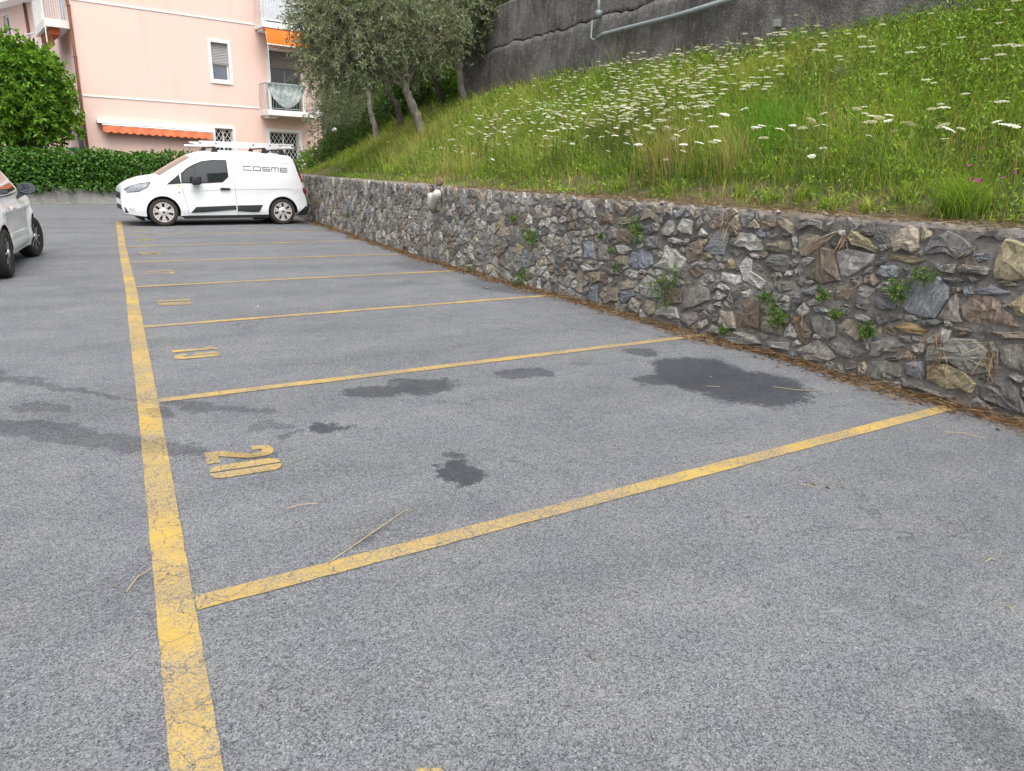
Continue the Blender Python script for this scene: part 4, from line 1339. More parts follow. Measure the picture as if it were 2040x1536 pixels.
olive((797, 262), [(797, 235, 0), (788, 205, 0), (772, 180, 0), (765, 150, .2)], None,
      [(780, 76, .8, .9, .7), (720, 56, 1.0, .8, .8), (850, 76, .8, .8, .6)], .11, M['bark_dark'], 'dark-barked forked olive tree behind the pale leaning trunk', 53, 1200)
olive((882, 226), [(880, 200, 0), (872, 170, 0), (862, 140, 0), (860, 110, .2)], None,
      [(860, 46, .4, .9, .75), (920, 26, .3, .9, .7), (890, 86, .4, .7, .45), (960, 46, .2, .7, .5), (840, -14, .6, .9, .8)], .11, M['bark_dark'],
      'dark-barked olive tree with a bent trunk before the shrubs', 54, 1500)
olive((927, 218), [(921, 185, 0), (917, 150, 0), (915, 110, 0), (925, 70, .1)], None,
      [(950, 16, 0, .85, .65), (1000, 6, -.2, .62, .5), (900, 6, .1, .8, .7), (960, 71, 0, .52, .32), (1010, 36, -.1, .42, .3), (930, -44, 0, .9, .7), (1008, 8, -.3, .55, .42), (1030, 28, -.4, .34, .26), (985, -20, -.2, .6, .5), (1040, -5, -.4, .4, .3)], .10, M['bark_pale'],
      'slim olive tree beside the end of the concrete wall', 55, 1500)

def bush(name, lumps, ntw, per, tw, lf, lw, pal, label, seed, cat='shrub', stem=True, base=None, group=None, droop=.1, shell=.35, bark='bark_dark', trunk_r=.05):
    rg = np.random.default_rng(seed)
    L = np.array(lumps, float)
    b = np.array(base) if base is not None else np.array([L[:, 0].mean(), L[:, 1].mean(), min(bank_z(L[:, 0].mean(), L[:, 1].mean()), (L[:, 2] - L[:, 5]).min())])
    r = empty(name, tuple(b), 0, label, cat, group)
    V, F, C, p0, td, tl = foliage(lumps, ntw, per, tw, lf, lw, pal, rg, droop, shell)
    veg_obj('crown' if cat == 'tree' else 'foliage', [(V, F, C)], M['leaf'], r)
    g = Geo()
    for l in L:
        limb(g, b + rg.normal(0, .08, 3) * [1, 1, 0], l[:3] + np.array([0, 0, l[5] * .4]), trunk_r, trunk_r * .25, .06, rg, 6, 6)
    g.obj('trunk' if cat == 'tree' else 'stems', M[bark], r, True, True)
    return r
def lump_s(px, py, Y, rx, rz): return (*pt(px * .95, py + 8, Y), rx * .9, rx * .9, rz * .9)
def lump(px, py, Y, rx, rz, ry=None): return (*pt(px, py, Y), rx, ry or rx, rz)
GREYG = [(.17, .20, .115), (.21, .24, .145), (.12, .155, .08)]
MIDG = [(.085, .165, .03), (.11, .20, .035), (.06, .125, .025)]
BRG = [(.13, .27, .03), (.17, .31, .035), (.10, .22, .028)]
bush('grey_shrub', [lump(690, 225, 27, 1.0, .9), lump(660, 240, 27.5, .8, .9), lump(730, 235, 27, .8, .8), lump(700, 260, 26.5, .8, .6)], 2600, 12, .35, .075, .020, GREYG, 'large grey-green rounded shrub right of the pink building', 61)
bush('dark_hedge_shrub', [lump(690, 285, 24, .55, .38), lump(720, 280, 23.6, .55, .4), lump(660, 300, 24.5, .5, .4), lump(750, 270, 23.2, .5, .4)], 1500, 10, .25, .06, .03, MIDG + [(.09, .09, .03)], 'low dark hedge shrub under the slender olive tree', 62)
bush('green_shrub', [lump(640, 320, 27, .5, .4), lump(620, 325, 27, .5, .35)], 500, 10, .25, .07, .04, BRG, 'small leafy shrub at the right foot of the pink building', 63)
bush('green_shrub', [lump(790, 225, 25, .7, .6), lump(820, 210, 24.5, .7, .7), lump(840, 180, 24.5, .7, .7), lump(800, 180, 25, .7, .7)], 1700, 10, .3, .09, .05, MIDG + BRG[:1], 'mid green shrub showing between the olive trunks', 64)
bush('green_shrub', [lump(905, 190, 21.5, .5, .5), lump(890, 175, 22, .5, .5), lump(925, 150, 22, .5, .6)], 900, 10, .3, .09, .055, BRG, 'bright green leafy shrub beside the end of the concrete wall', 65)
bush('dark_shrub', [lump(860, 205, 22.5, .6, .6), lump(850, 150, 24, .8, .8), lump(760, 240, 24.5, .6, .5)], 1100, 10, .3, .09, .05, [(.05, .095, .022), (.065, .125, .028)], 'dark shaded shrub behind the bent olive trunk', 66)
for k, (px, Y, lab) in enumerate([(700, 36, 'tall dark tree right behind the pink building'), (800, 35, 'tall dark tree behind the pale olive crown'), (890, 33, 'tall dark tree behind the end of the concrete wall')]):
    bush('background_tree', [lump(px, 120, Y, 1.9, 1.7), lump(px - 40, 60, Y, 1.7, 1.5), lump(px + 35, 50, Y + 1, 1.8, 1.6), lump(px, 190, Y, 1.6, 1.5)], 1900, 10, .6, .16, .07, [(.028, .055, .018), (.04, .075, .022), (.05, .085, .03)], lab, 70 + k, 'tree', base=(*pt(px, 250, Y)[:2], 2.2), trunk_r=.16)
# globe lamp among the shrubs
q = pt(667, 260, 24.6)
lr = empty('globe_lamp', (q[0], q[1], float(bank_z(q[0], q[1]))), 0, 'white globe garden lamp on a thin post among the shrubs', 'lamp')
g = Geo(); g.tube([(q[0], q[1], float(bank_z(q[0], q[1])) - .1), (q[0], q[1], q[2] - .07)], .02, 8); g.obj('post', M['black_plastic'], lr, True)
bm = bmesh.new(); bmesh.ops.create_uvsphere(bm, u_segments=20, v_segments=12, radius=.09)
me = bpy.data.meshes.new('globe'); bm.to_mesh(me); bm.free(); me.materials.append(M['globe'])
for p in me.polygons: p.use_smooth = True
o = bpy.data.objects.new('globe', me); o.location = (0, 0, q[2] - float(bank_z(q[0], q[1]))); COL.objects.link(o); o.parent = lr

# ------------------------------------------------------------------ low wall with ivy hedge at the end of the car park
HA = R(14)
HO = np.array([-1.5, 28.55, 0])
hu = np.array([math.cos(HA), math.sin(HA), 0]); hn = np.array([math.sin(HA), -math.cos(HA), 0])
def hp(t, o, z): return HO + hu * t + hn * o + np.array([0, 0, z])
lw = empty('low_wall', tuple(HO), 0, 'low grey rendered wall under the ivy hedge', 'wall')
g = Geo()
ts = np.arange(-12, 7.2, .3)
V = []
for t in ts:
    n = lambda k: .02 * mnoise.noise(Vector((t * 1.1, k, 0)))
    V += [hp(t, .03 + n(0), 0), hp(t, .015 + n(3), .26), hp(t, n(1), .53 + n(2)), hp(t, -.35, .53 + n(4)), hp(t, -.35, 0)]
F = [(i * 5 + k, (i + 1) * 5 + k, (i + 1) * 5 + k + 1, i * 5 + k + 1) for i in range(len(ts) - 1) for k in range(4)]
g.add(V, F)
g.obj('wall_body', M['concrete_pale'], lw, True, True)
rg = np.random.default_rng(31)
IVY = [(.055, .15, .018), (.075, .195, .022), (.10, .24, .028), (.035, .10, .015)]
lumps = []
for t in np.arange(-11.5, 7, .42):
    thin = t > 2.9
    for z, rz in ((.72, .30), (1.08, .34), (1.40, .30)):
        if thin and rg.uniform() < .15: continue
        lumps.append((*hp(t + rg.normal(0, .1), -.18 + rg.normal(0, .06), z + rg.normal(0, .05)), .36, .36, rz))
r = empty('ivy_hedge', tuple(HO), 0, 'long dense dark green ivy hedge growing over the low wall', 'hedge')
V, F, C, p0, td, tl = foliage(lumps, 7000, 9, .16, .085, .075, IVY, rg, .15, .55)
m = 6000
tt = rg.uniform(-11.5, 6.8, m); zz = rg.uniform(.46, 1.62, m)
base = HO + hu * tt[:, None] + hn * (.16 + rg.normal(0, .05, m))[:, None] + np.array([0, 0, 1.]) * zz[:, None]
keep = ~((tt > 3.0) & (rg.uniform(0, 1, m) < .35))
base = base[keep]
f2 = leaves(base, rg.normal(0, .6, (len(base), 3)) + hn * .3 + np.array([0, 0, -.7]), .085, .08, pick_cols(IVY + [(.075, .19, .025)], len(base), rg, .3), rg, .15, hn * 1.2 + np.array([0, 0, .6]))
tt = rg.uniform(-11.5, 6.8, 2600)
base = HO + hu * tt[:, None] + hn * rg.uniform(-.45, .15, 2600)[:, None] + np.array([0, 0, 1.]) * (1.66 + .06 * np.sin(tt * 2.1) + rg.normal(0, .045, 2600))[:, None]
f3 = leaves(base, rg.normal(0, .6, (2600, 3)) + np.array([0, 0, .4]), .085, .075, pick_cols([(.07, .18, .022), (.09, .21, .025), (.05, .14, .02)], 2600, rg, .3), rg, .2)
tt = rg.uniform(-11.5, 6.8, 5200)
base = HO + hu * tt[:, None] - hn * rg.uniform(.10, .32, 5200)[:, None] + np.array([0, 0, 1.]) * rg.uniform(.5, 1.58, 5200)[:, None]
f4 = leaves(base, rg.normal(0, .7, (5200, 3)) + np.array([0, 0, -.3]), .15, .13, pick_cols(IVY, 5200, rg, .3), rg, .1, hn * 1.5)
veg_obj('foliage', [(V, F, C), f2, f3, f4], M['leaf'], r)
g = Geo()
for t in np.arange(-11, 6.8, .5): limb(g, hp(t, -.2, .5), hp(t + rg.normal(0, .2), -.2, 1.6), .02, .006, .04, rg, 5, 5)
g.obj('stems', M['bark_dark'], r, True)
# broad-leaved tree behind the hedge
TY = 30.0
bush('broadleaf_tree', [lump_s(18, 140, TY, .78, .70), lump_s(70, 128, TY - .2, .72, .62), lump_s(105, 165, TY - .2, .60, .60), lump_s(60, 200, TY - .4, .80, .65), lump_s(5, 210, TY, .80, .7), lump_s(118, 215, TY - .1, .55, .48), lump_s(90, 245, TY - .3, .62, .40), lump_s(25, 250, TY - .2, .75, .42), lump_s(-60, 170, TY, 1.1, 1.1), lump_s(12, 95, TY + .2, .38, .36), lump_s(62, 98, TY, .34, .28), lump_s(138, 238, TY, .34, .26), lump_s(35, 82, TY, .16, .26), lump_s(80, 88, TY, .15, .24), lump_s(112, 125, TY, .2, .25), lump_s(142, 185, TY, .22, .16), lump_s(150, 255, TY - .1, .22, .12), lump_s(100, 275, TY - .3, .3, .15), lump_s(48, 108, TY - .1, .2, .24), lump_s(0, 75, TY, .2, .22)],
     2100, 10, .32, .18, .088, [(.115, .25, .022), (.15, .31, .028), (.20, .36, .036), (.075, .175, .018)], 'bushy bright green broad-leaved tree behind the ivy hedge', 81, 'tree', base=(*pt(15, 300, TY)[:2], 0), droop=.05, trunk_r=.08)

# ------------------------------------------------------------------ pink apartment building
BA = R(10)
bl = empty('apartment_building', (-.87, 31.0, 0), BA, 'pink plastered apartment building with orange awnings and balconies', 'building')
def wall_open(g, u0, u1, z0, z1, ops, y=0.0, dep=.22, m=0):
    us = sorted({u0, u1, *[v for o in ops for v in o[:2]]}); zs = sorted({z0, z1, *[v for o in ops for v in o[2:]]})
    for a, b in zip(us, us[1:]):
        for c, d in zip(zs, zs[1:]):
            if any(o[0] <= a and b <= o[1] and o[2] <= c and d <= o[3] for o in ops): continue
            g.add([(a, y, c), (b, y, c), (b, y, d), (a, y, d)], [(0, 1, 2, 3)], m)
    for a, b, c, d in ops:
        g.add([(a, y, c), (b, y, c), (b, y, d), (a, y, d), (a, y + dep, c), (b, y + dep, c), (b, y + dep, d), (a, y + dep, d)], [(0, 4, 5, 1), (1, 5, 6, 2), (2, 6, 7, 3), (3, 7, 4, 0)], m)
UW = 8.86
W1 = (4.53, 5.16, 4.48, 5.82); W2 = (4.42, 5.10, 1.25, 2.73); W3 = (6.58, 7.80, 1.25, 2.70); DR = (6.74, 8.05, 3.53, 5.78); DU = (6.74, 8.05, 6.66, 8.8)
g = Geo()
wall_open(g, 0, UW, -.3, 9.9, [W1, W2, W3, DR, DU])
g.add([(0, 0, -.3), (0, 6.2, -.3), (0, 6.2, 9.9), (0, 0, 9.9)], [(0, 1, 2, 3)])
g.add([(UW, 0, -.3), (UW, 10, -.3), (UW, 10, 9.9), (UW, 0, 9.9)], [(0, 3, 2, 1)])
g.add([(0, 6.2, -.3), (UW, 10, -.3), (UW, 10, 9.9), (0, 6.2, 9.9)], [(0, 3, 2, 1)])
g.add([(0, 0, 9.9), (UW, 0, 9.9), (UW, 10, 9.9), (0, 6.2, 9.9)], [(0, 1, 2, 3)])
g.obj('wall', M['pink'], bl)
g = Geo(); g.box(-.5, UW + .5, -.5, 10.5, 9.92, 10.15); g.obj('roof', M['white_trim'], bl)
for z in (3.555, 6.61):
    g = Geo(); g.box(.02, 6.25, -.022, .002, z, z + .055); g.box(8.33, UW - .02, -.022, .002, z, z + .055)
    g.obj('string_course', M['white_trim'], bl)
def trim(name, o, w, proud=.03, sill=True, parent=bl, mat='white_trim'):
    a, b, c, d = o
    g = Geo()
    g.box(a - w, a, -proud, .02, c - w, d + w); g.box(b, b + w, -proud, .02, c - w, d + w)
    g.box(a, b, -proud, .02, d, d + w)
    g.box(a - .0, b + .0, -proud - .02, .02, c - w, c)
    return g.obj(name, M[mat], parent)
def roller(parent, a, b, z0, z1, y, mat, pitch=.055):
    g = Geo()
    z = z1
    while z > z0 + 1e-3:
        zb = max(z0, z - pitch)
        g.add([(a, y, zb + .006), (b, y, zb + .006), (b, y, z), (a, y, z), (a, y - .012, (z + zb) / 2), (b, y - .012, (z + zb) / 2)], [(0, 1, 5, 4), (4, 5, 2, 3)])
        z = zb
    g.box(a, b, y - .02, y + .01, z0 - .03, z0)
    return g.obj('roller_shutter', M[mat], parent)
def sash(parent, a, b, c, d, y, glass, split=False, fw=.05, mat='white_trim'):
    g = Geo()
    g.box(a, a + fw, y - .03, y, c, d); g.box(b - fw, b, y - .03, y, c, d); g.box(a + fw, b - fw, y - .03, y, c, c + fw); g.box(a + fw, b - fw, y - .03, y, d - fw, d)
    if split: g.box((a + b) / 2 - .03, (a + b) / 2 + .03, y - .03, y, c + fw, d - fw)
    f = g.obj('sash', M[mat], parent)
    g = Geo()
    g.add([(a + fw, y - .01, c + fw), (b - fw, y - .01, c + fw), (b - fw, y - .01, d - fw), (a + fw, y - .01, d - fw)], [(0, 1, 2, 3)])
    g.obj('pane', M[glass], parent)
    return f
def grille(parent, a, b, c, d, y, step=.165):
    g = Geo()
    n = int((b - a + d - c) / step) + 2
    t = .008
    for sgn in (1, -1):
        for k in range(-n, n + 1):
            off = k * step
            pts = []
            # line z = c + slope*(u-a) ...  clipped to the rectangle; slope 1.6
            sl = 1.55 * sgn
            uu = np.linspace(a, b, 2)
            zz = (c if sgn > 0 else d) + sl * (uu - a) + off * 1.55
            u0, u1 = a, b; z0_, z1_ = zz
            def cl(u0, z0, u1, z1):
                lo, hi = 0.0, 1.0
                dz = z1 - z0
                for bound, s in ((c, 1), (d, -1)):
                    p, q = s * dz, s * (bound - z0)
                    if abs(p) < 1e-9: continue
                    r = q / p
                    if p > 0: lo = max(lo, r)
                    else: hi = min(hi, r)
                return None if lo >= hi else (u0 + (u1 - u0) * lo, z0 + dz * lo, u0 + (u1 - u0) * hi, z0 + dz * hi)
            r_ = cl(u0, z0_, u1, z1_)
            if r_ and abs(r_[2] - r_[0]) > .02:
                yy = y - (.004 if sgn > 0 else -.012)
                g.tube([(r_[0], yy, r_[1]), (r_[2], yy, r_[3])], t, 5)
    for q in ((a, a + .02), (b - .02, b)): g.box(q[0], q[1], y - .025, y + .025, c, d)
    return g.obj('diamond_grille', M['white_trim'], parent)
w = trim('window', W1, .115); w['label'] = 'small window with grey roller shutter half down'
roller(w, W1[0], W1[1], 5.10, W1[3], .08, 'shutter'); sash(w, W1[0], W1[1], W1[2], 5.09, .14, 'glass_blue')
w = trim('window', W2, .115); sash(w, *W2, .17, 'glass', True); grille(w, *W2, .05)
w = trim('window', W3, .13); sash(w, *W3, .17, 'glass_dark', True); grille(w, *W3, .05)
w = trim('balcony_door', DR, .10, .03); roller(w, DR[0], DR[1], 5.18, DR[3], .08, 'shutter_dark'); sash(w, DR[0], DR[1], DR[2], 5.17, .16, 'glass_dark', True, .05, 'shutter_dark')
w = trim('balcony_door', DU, .10, .03); sash(w, *DU, .16, 'glass_dark', True)
def balcony(zt, screen):
    a, b, dp = 6.26, 8.34, .88
    g = Geo()
    g.add([(a, 0, zt - .20), (b, 0, zt - .20), (b, -dp, zt - .20), (a, -dp, zt - .20), (a, 0, zt), (b, 0, zt), (b, -dp, zt), (a, -dp, zt)], [(0, 1, 2, 3), (4, 7, 6, 5), (0, 3, 7, 4), (1, 5, 6, 2), (3, 2, 6, 7), (0, 4, 5, 1)])
    g.box(a + .1, a + .45, -dp + .2, -.003, zt - .30, zt - .203); g.box(b - .45, b - .1, -dp + .2, -.003, zt - .30, zt - .203)
    s = g.obj('balcony', M['white_trim'], bl)
    g = Geo()
    def run(p, q, n):
        p, q = np.array(p), np.array(q)
        for k in range(n + 1):
            c = p + (q - p) * k / n
            # bellied bars
            out = np.array([0, -1, 0]) if abs(q[0] - p[0]) > .5 else np.array([-1 if p[0] < 7 else 1, 0, 0])
            g.tube([c + [0, 0, .06], c + out * .05 + [0, 0, .35], c + out * .04 + [0, 0, .55], c + [0, 0, .97]], .0085, 5)
        g.tube([p + [0, 0, .06], q + [0, 0, .06]], .012, 6)
        g.tube([p + [0, 0, .98], q + [0, 0, .98]], .024, 6)
    run((a + .04, -dp + .05, zt), (b - .04, -dp + .05, zt), 19)
    run((a + .04, -.04, zt), (a + .04, -dp + .05, zt), 5); run((b - .04, -.04, zt), (b - .04, -dp + .05, zt), 5)
    for u in (a + .04, b - .04): g.box(u - .02, u + .02, -dp + .03, -dp + .07, zt, zt + 1.0)
    g.obj('railing', M['rail_grey'] if not screen else M['white_metal'], s)
    if screen:
        g = Geo()
        z = zt + .06
        while z < zt + 1.9:
            g.box(a + .10, b - .10, -dp + .085, -dp + .10, z, z + .045); z += .052
        g.obj('slatted_screen', M['screen'], s)
        g = Geo()
        for u in (a + .04, b - .04): g.box(u - .035, u + .035, -dp + .075, -dp + .11, zt + .02, zt + 2.6)
        g.obj('screen_post', M['white_trim'], s)
    return s
balcony(3.50, False)
balcony(6.66, True)
# drop awning of the balcony
g = Geo(); g.box(6.30, 8.30, -.90, -.78, 6.345, 6.44); aw = g.obj('balcony_awning', M['rust'], bl)
g = Geo()
V = []
for k in range(9):
    t = k / 8
    V += [(6.36, -.90 - .10 * t - .02 * math.sin(t * 3), 6.40 - .54 * t), (8.24, -.90 - .10 * t - .02 * math.sin(t * 3), 6.40 - .54 * t)]
g.add(V, [(2 * i, 2 * i + 1, 2 * i + 3, 2 * i + 2) for i in range(8)]); g.obj('fabric', M['orange'], aw)
g = Geo(); g.tube([(6.34, -1.005, 5.855), (8.26, -1.005, 5.855)], .018, 8); g.obj('front_bar', M['white_metal'], aw)
g = Geo()
for u in (6.37, 8.22): g.tube([(u, -.84, 6.42), (u + .01, -1.0, 5.86), (u + .06, -.88, 5.1), (u + .10, -.80, 4.55)], .016, 6)
g.obj('arm', M['white_trim'], aw)
# folded awning along the ground floor
g = Geo()
g.add([(.34, 0, 2.72), (4.28, 0, 2.63), (4.28, -.24, 2.60), (.34, -.24, 2.69), (.34, 0, 2.81), (4.28, 0, 2.72), (4.28, -.20, 2.70), (.34, -.20, 2.79)], [(0, 1, 2, 3), (4, 7, 6, 5), (0, 3, 7, 4), (1, 5, 6, 2), (3, 2, 6, 7)])
aw = g.obj('long_awning', M['white_trim'], bl)
g = Geo(); g.tube([(.46, -.30, 2.635), (4.22, -.30, 2.55)], .028, 8); g.obj('front_bar', M['white_metal'], aw)
g = Geo()
n = 15 * 6
V = []
for k in range(n + 1):
    t = k / n
    u = .47 + 3.74 * t
    zt = 2.635 - .085 * t
    sc = abs(math.sin(math.pi * t * 15))
    V += [(u, -.315 + .012 * math.sin(t * 47), zt - .01), (u, -.33 + .02 * math.sin(t * 47 + 1), zt - .215 - .055 * sc)]
g.add(V, [(2 * i, 2 * i + 1, 2 * i + 3, 2 * i + 2) for i in range(n)]); g.obj('scalloped_valance', M['coral'], aw)
g = Geo(); g.add([(.40, -.06, 2.70), (4.25, -.06, 2.61), (4.22, -.30, 2.565), (.46, -.30, 2.65)], [(0, 1, 2, 3)]); g.obj('rolled_fabric', M['rust'], aw)
# corner downpipe, lamp, panel joints at the right end
g = Geo()
g.tube([(-.06, -.05, -.3), (-.06, -.05, 3.3), (-.05, -.05, 6.4), (-.10, -.05, 6.7), (-.10, -.05, 9.9)], .050, 10)
for z in (1.2, 3.0, 4.8, 6.4): g.box(-.12, .01, -.11, .02, z, z + .03)
g.obj('downpipe', M['copper'], bl, False, True)
g = Geo(); g.lathe([(0, -.14), (.045, -.14), (.06, -.10), (.06, -.03), (.035, 0)], (8.22, 0, 2.36), 'y', 16); g.obj('wall_lamp', M['copper'], bl, False, True)
g = Geo()
g.box(8.48, 8.492, -.004, .001, -.2, 3.53); g.box(7.98, 8.47, -.004, .001, 2.60, 2.612); g.box(7.98, 8.47, -.004, .001, 2.20, 2.212); g.box(8.50, UW, -.004, .001, 3.22, 3.25)
g.obj('panel_joint', M['pink_plinth'], bl)
# balcony on the left side of the building
g = Geo(); g.box(-.74, -.003, .55, 3.6, 5.77, 6.02); sb = g.obj('balcony', M['white_trim'], bl)
g = Geo()
for k in range(10): g.tube([(-.72 + .07 * k, .58, 6.02), (-.72 + .07 * k, .58, 6.95)], .008, 5)
for k in range(20): g.tube([(-.71, .60 + .15 * k, 6.02), (-.71, .60 + .15 * k, 6.95)], .008, 5)
g.tube([(-.02, .58, 6.97), (-.71, .58, 6.97), (-.71, 3.5, 6.97)], .022, 6); g.obj('railing', M['white_metal'], sb)
g = Geo(); g.box(-.765, -.735, .53, .56, 5.2, 7.6); g.obj('post', M['white_trim'], sb)
g = Geo(); g.box(-.60, -.30, .70, 3.2, 5.55, 5.765); g.add([(-.62, .7, 5.74), (-.62, 3.2, 5.74), (-.50, 3.2, 5.22), (-.50, .7, 5.22)], [(0, 1, 2, 3)]); g.obj('folded_awning', M['rust'], sb)
g = Geo(); g.box(-.85, -.03, .55, 3.4, 2.95, 3.14); sb = g.obj('balcony', M['white_trim'], bl)
g = Geo(); g.add([(-.8, .6, 2.95), (-.05, .6, 2.95), (-.05, .5, 2.66), (-.8, .5, 2.72)], [(0, 1, 2, 3)]); g.obj('folded_awning', M['rust'], sb)
g = Geo()
for k in range(9): g.tube([(-.80 + .09 * k, .58, 3.14), (-.80 + .09 * k, .58, 4.05)], .008, 5)
g.tube([(-.82, .58, 4.06), (-.03, .58, 4.06)], .022, 6); g.obj('railing', M['white_metal'], sb)
for q in ((1.1, 2.2, 6.05, 8.2), (1.0, 2.1, .0, 2.4)):
    g = Geo(); g.box(-.02, -.005, *q); g.obj('side_door', M['glass_blue'], bl)
# cloth drying on the balcony rail and a bag on the upper one
def bpt(u, off, z): return np.array(bl.matrix_basis @ Vector((u, -off, z)))
V = []
nx, nz = 30, 10
for j in range(nz + 1):
    for i in range(nx + 1):
        a = i / nx
        u = 6.36 + 1.5 * a
        drop = (.16 + .72 * math.sin(math.pi * min(1, max(0, a * 1.02))) ** .7) * j / nz
        V.append(bpt(u, .775 + .014 * math.sin(a * 40 + j * .6) + .010 * math.sin(j * 1.7), 4.49 - drop))
g = Geo(); g.add(V, [(j * (nx + 1) + i, j * (nx + 1) + i + 1, (j + 1) * (nx + 1) + i + 1, (j + 1) * (nx + 1) + i) for j in range(nz) for i in range(nx)])
tag(g.obj('beach_cloth', M['cloth'], None, False, True), 'blue and white patterned cloth draped over the balcony rail', 'cloth')
# house further back on the left
d0 = ray(45, 0)
P0 = CAM_C + d0 * ((9.5 - 1.45) / d0[2])
wd = np.array([-.4326, .9016, 0])
ha = math.atan2(-wd[1], -wd[0])            # local x runs towards the camera side
hb = empty('pink_house', (P0[0], P0[1], 0), ha, 'pink house further back with white eaves and a railed balcony', 'building')
g = Geo()
ops = [(-2.9, -2.0, 7.1, 9.0), (1.1, 2.1, 6.6, 9.0), (2.6, 3.6, 6.6, 9.0), (3.0, 3.9, .3, 2.6), (5.0, 5.9, .3, 2.6), (-2.4, -1.6, .8, 2.6), (2.4, 3.3, 3.6, 5.8)]
wall_open(g, -12, 9, -.3, 9.3, ops)
g.add([(-12, 0, 9.3), (9, 0, 9.3), (9, 8, 9.3), (-12, 8, 9.3)], [(0, 1, 2, 3)])
g.add([(-12, 0, -.3), (-12, 8, -.3), (-12, 8, 9.3), (-12, 0, 9.3)], [(0, 1, 2, 3)]); g.add([(9, 0, -.3), (9, 8, -.3), (9, 8, 9.3), (9, 0, 9.3)], [(0, 3, 2, 1)]); g.add([(-12, 8, -.3), (9, 8, -.3), (9, 8, 9.3), (-12, 8, 9.3)], [(0, 3, 2, 1)])
g.obj('wall', M['pink'], hb)
g = Geo(); g.box(-12.6, 9.6, -.8, 8.6, 9.32, 9.6); g.obj('roof', M['white_trim'], hb)
for op in ops:
    w = trim('window', op, .12, .03, True, hb); sash(w, *op, .16, 'glass_blue', True, .09)
g = Geo(); g.box(-6, 4.2, -1.1, -.003, 6.3, 6.5); sb = g.obj('balcony', M['white_trim'], hb)
g = Geo()
for k in range(70): g.tube([(-5.95 + .145 * k, -1.06, 6.5), (-5.95 + .145 * k, -1.06, 7.45)], .009, 4)
g.tube([(-5.98, -1.06, 7.47), (4.18, -1.06, 7.47)], .03, 6); g.tube([(4.16, -1.06, 7.47), (4.16, 0, 7.47)], .03, 6); g.obj('railing', M['white_metal'], sb)
g = Geo(); g.tube([(.3, -.08, 0), (.3, -.08, 9.4)], .07, 8); g.obj('downpipe', M['copper'], hb, False, True)
q = pt(150, 296, 30.3)
g = Geo(); g.lathe([(0, .0), (.16, .0), (.19, .05), (.17, .09), (.0, .08)], (q[0] - .05, q[1], 1.72), 'z', 16)
g.lathe([(.03, -1.72), (.03, 0)], (q[0] - .05, q[1], 1.72), 'z', 8)
tag(g.obj('turquoise_table', M['turquoise'], None, False, True), 'small turquoise round table beside the brown downpipe', 'table')

# ------------------------------------------------------------------ vehicles
def loft_body(xs, zt, zb, hw, n_side=14, r=.10, crown=.03):
    V, F = [], []
    rings = []
    for x in xs:
        t, b = zt(x), zb(x)
        rr = min(r, (t - b) * .3)
        half = [(0.0, b), (hw(x, b) * .5, b), (hw(x, b) * .93, b)]
        for k in range(n_side):
            z = b + .02 + (t - rr - b - .02) * k / (n_side - 1)
            half.append((hw(x, z), z))
        ys = hw(x, t - rr)
        for a in (25, 50, 75):
            half.append((ys - rr * (1 - math.cos(R(a))), t - rr + rr * math.sin(R(a))))
        ye = ys - rr
        for f in (.7, .35, 0): half.append((ye * f, t + crown * (1 - f * f) * (ye / .6)))
        ring = [(x, -y, z) for y, z in half] + [(x, y, z) for y, z in half[-2:0:-1]]
        rings.append(ring)
    n = len(rings[0])
    for rg_ in rings: V += rg_
    F = [(i * n + k, (i + 1) * n + k, (i + 1) * n + (k + 1) % n, i * n + (k + 1) % n) for i in range(len(rings) - 1) for k in range(n)]
    F += [tuple(range(n)), tuple(range((len(rings) - 1) * n, len(rings) * n))[::-1]]
    return Geo().add(V, F)
def boolean_cut(o, cutters):
    for c in cutters:
        m = o.modifiers.new('cut', 'BOOLEAN')
        m.operation = 'DIFFERENCE'; m.solver = 'EXACT'; m.object = c
        m.material_mode = 'TRANSFER'
    bpy.context.view_layer.update()
    dg = bpy.context.evaluated_depsgraph_get()
    me = bpy.data.meshes.new_from_object(o.evaluated_get(dg))
    o.modifiers.clear()
    o.data = me
    for c in cutters: bpy.data.objects.remove(c)
def arch_cutter(parent, x, z, rad, y0, y1, mat):
    g = Geo()
    g.lathe([(0.0001, y0), (rad, y0), (rad, y1), (.0001, y1)], (x, 0, z), 'y', 40)
    return g.obj('cutter', mat, parent)
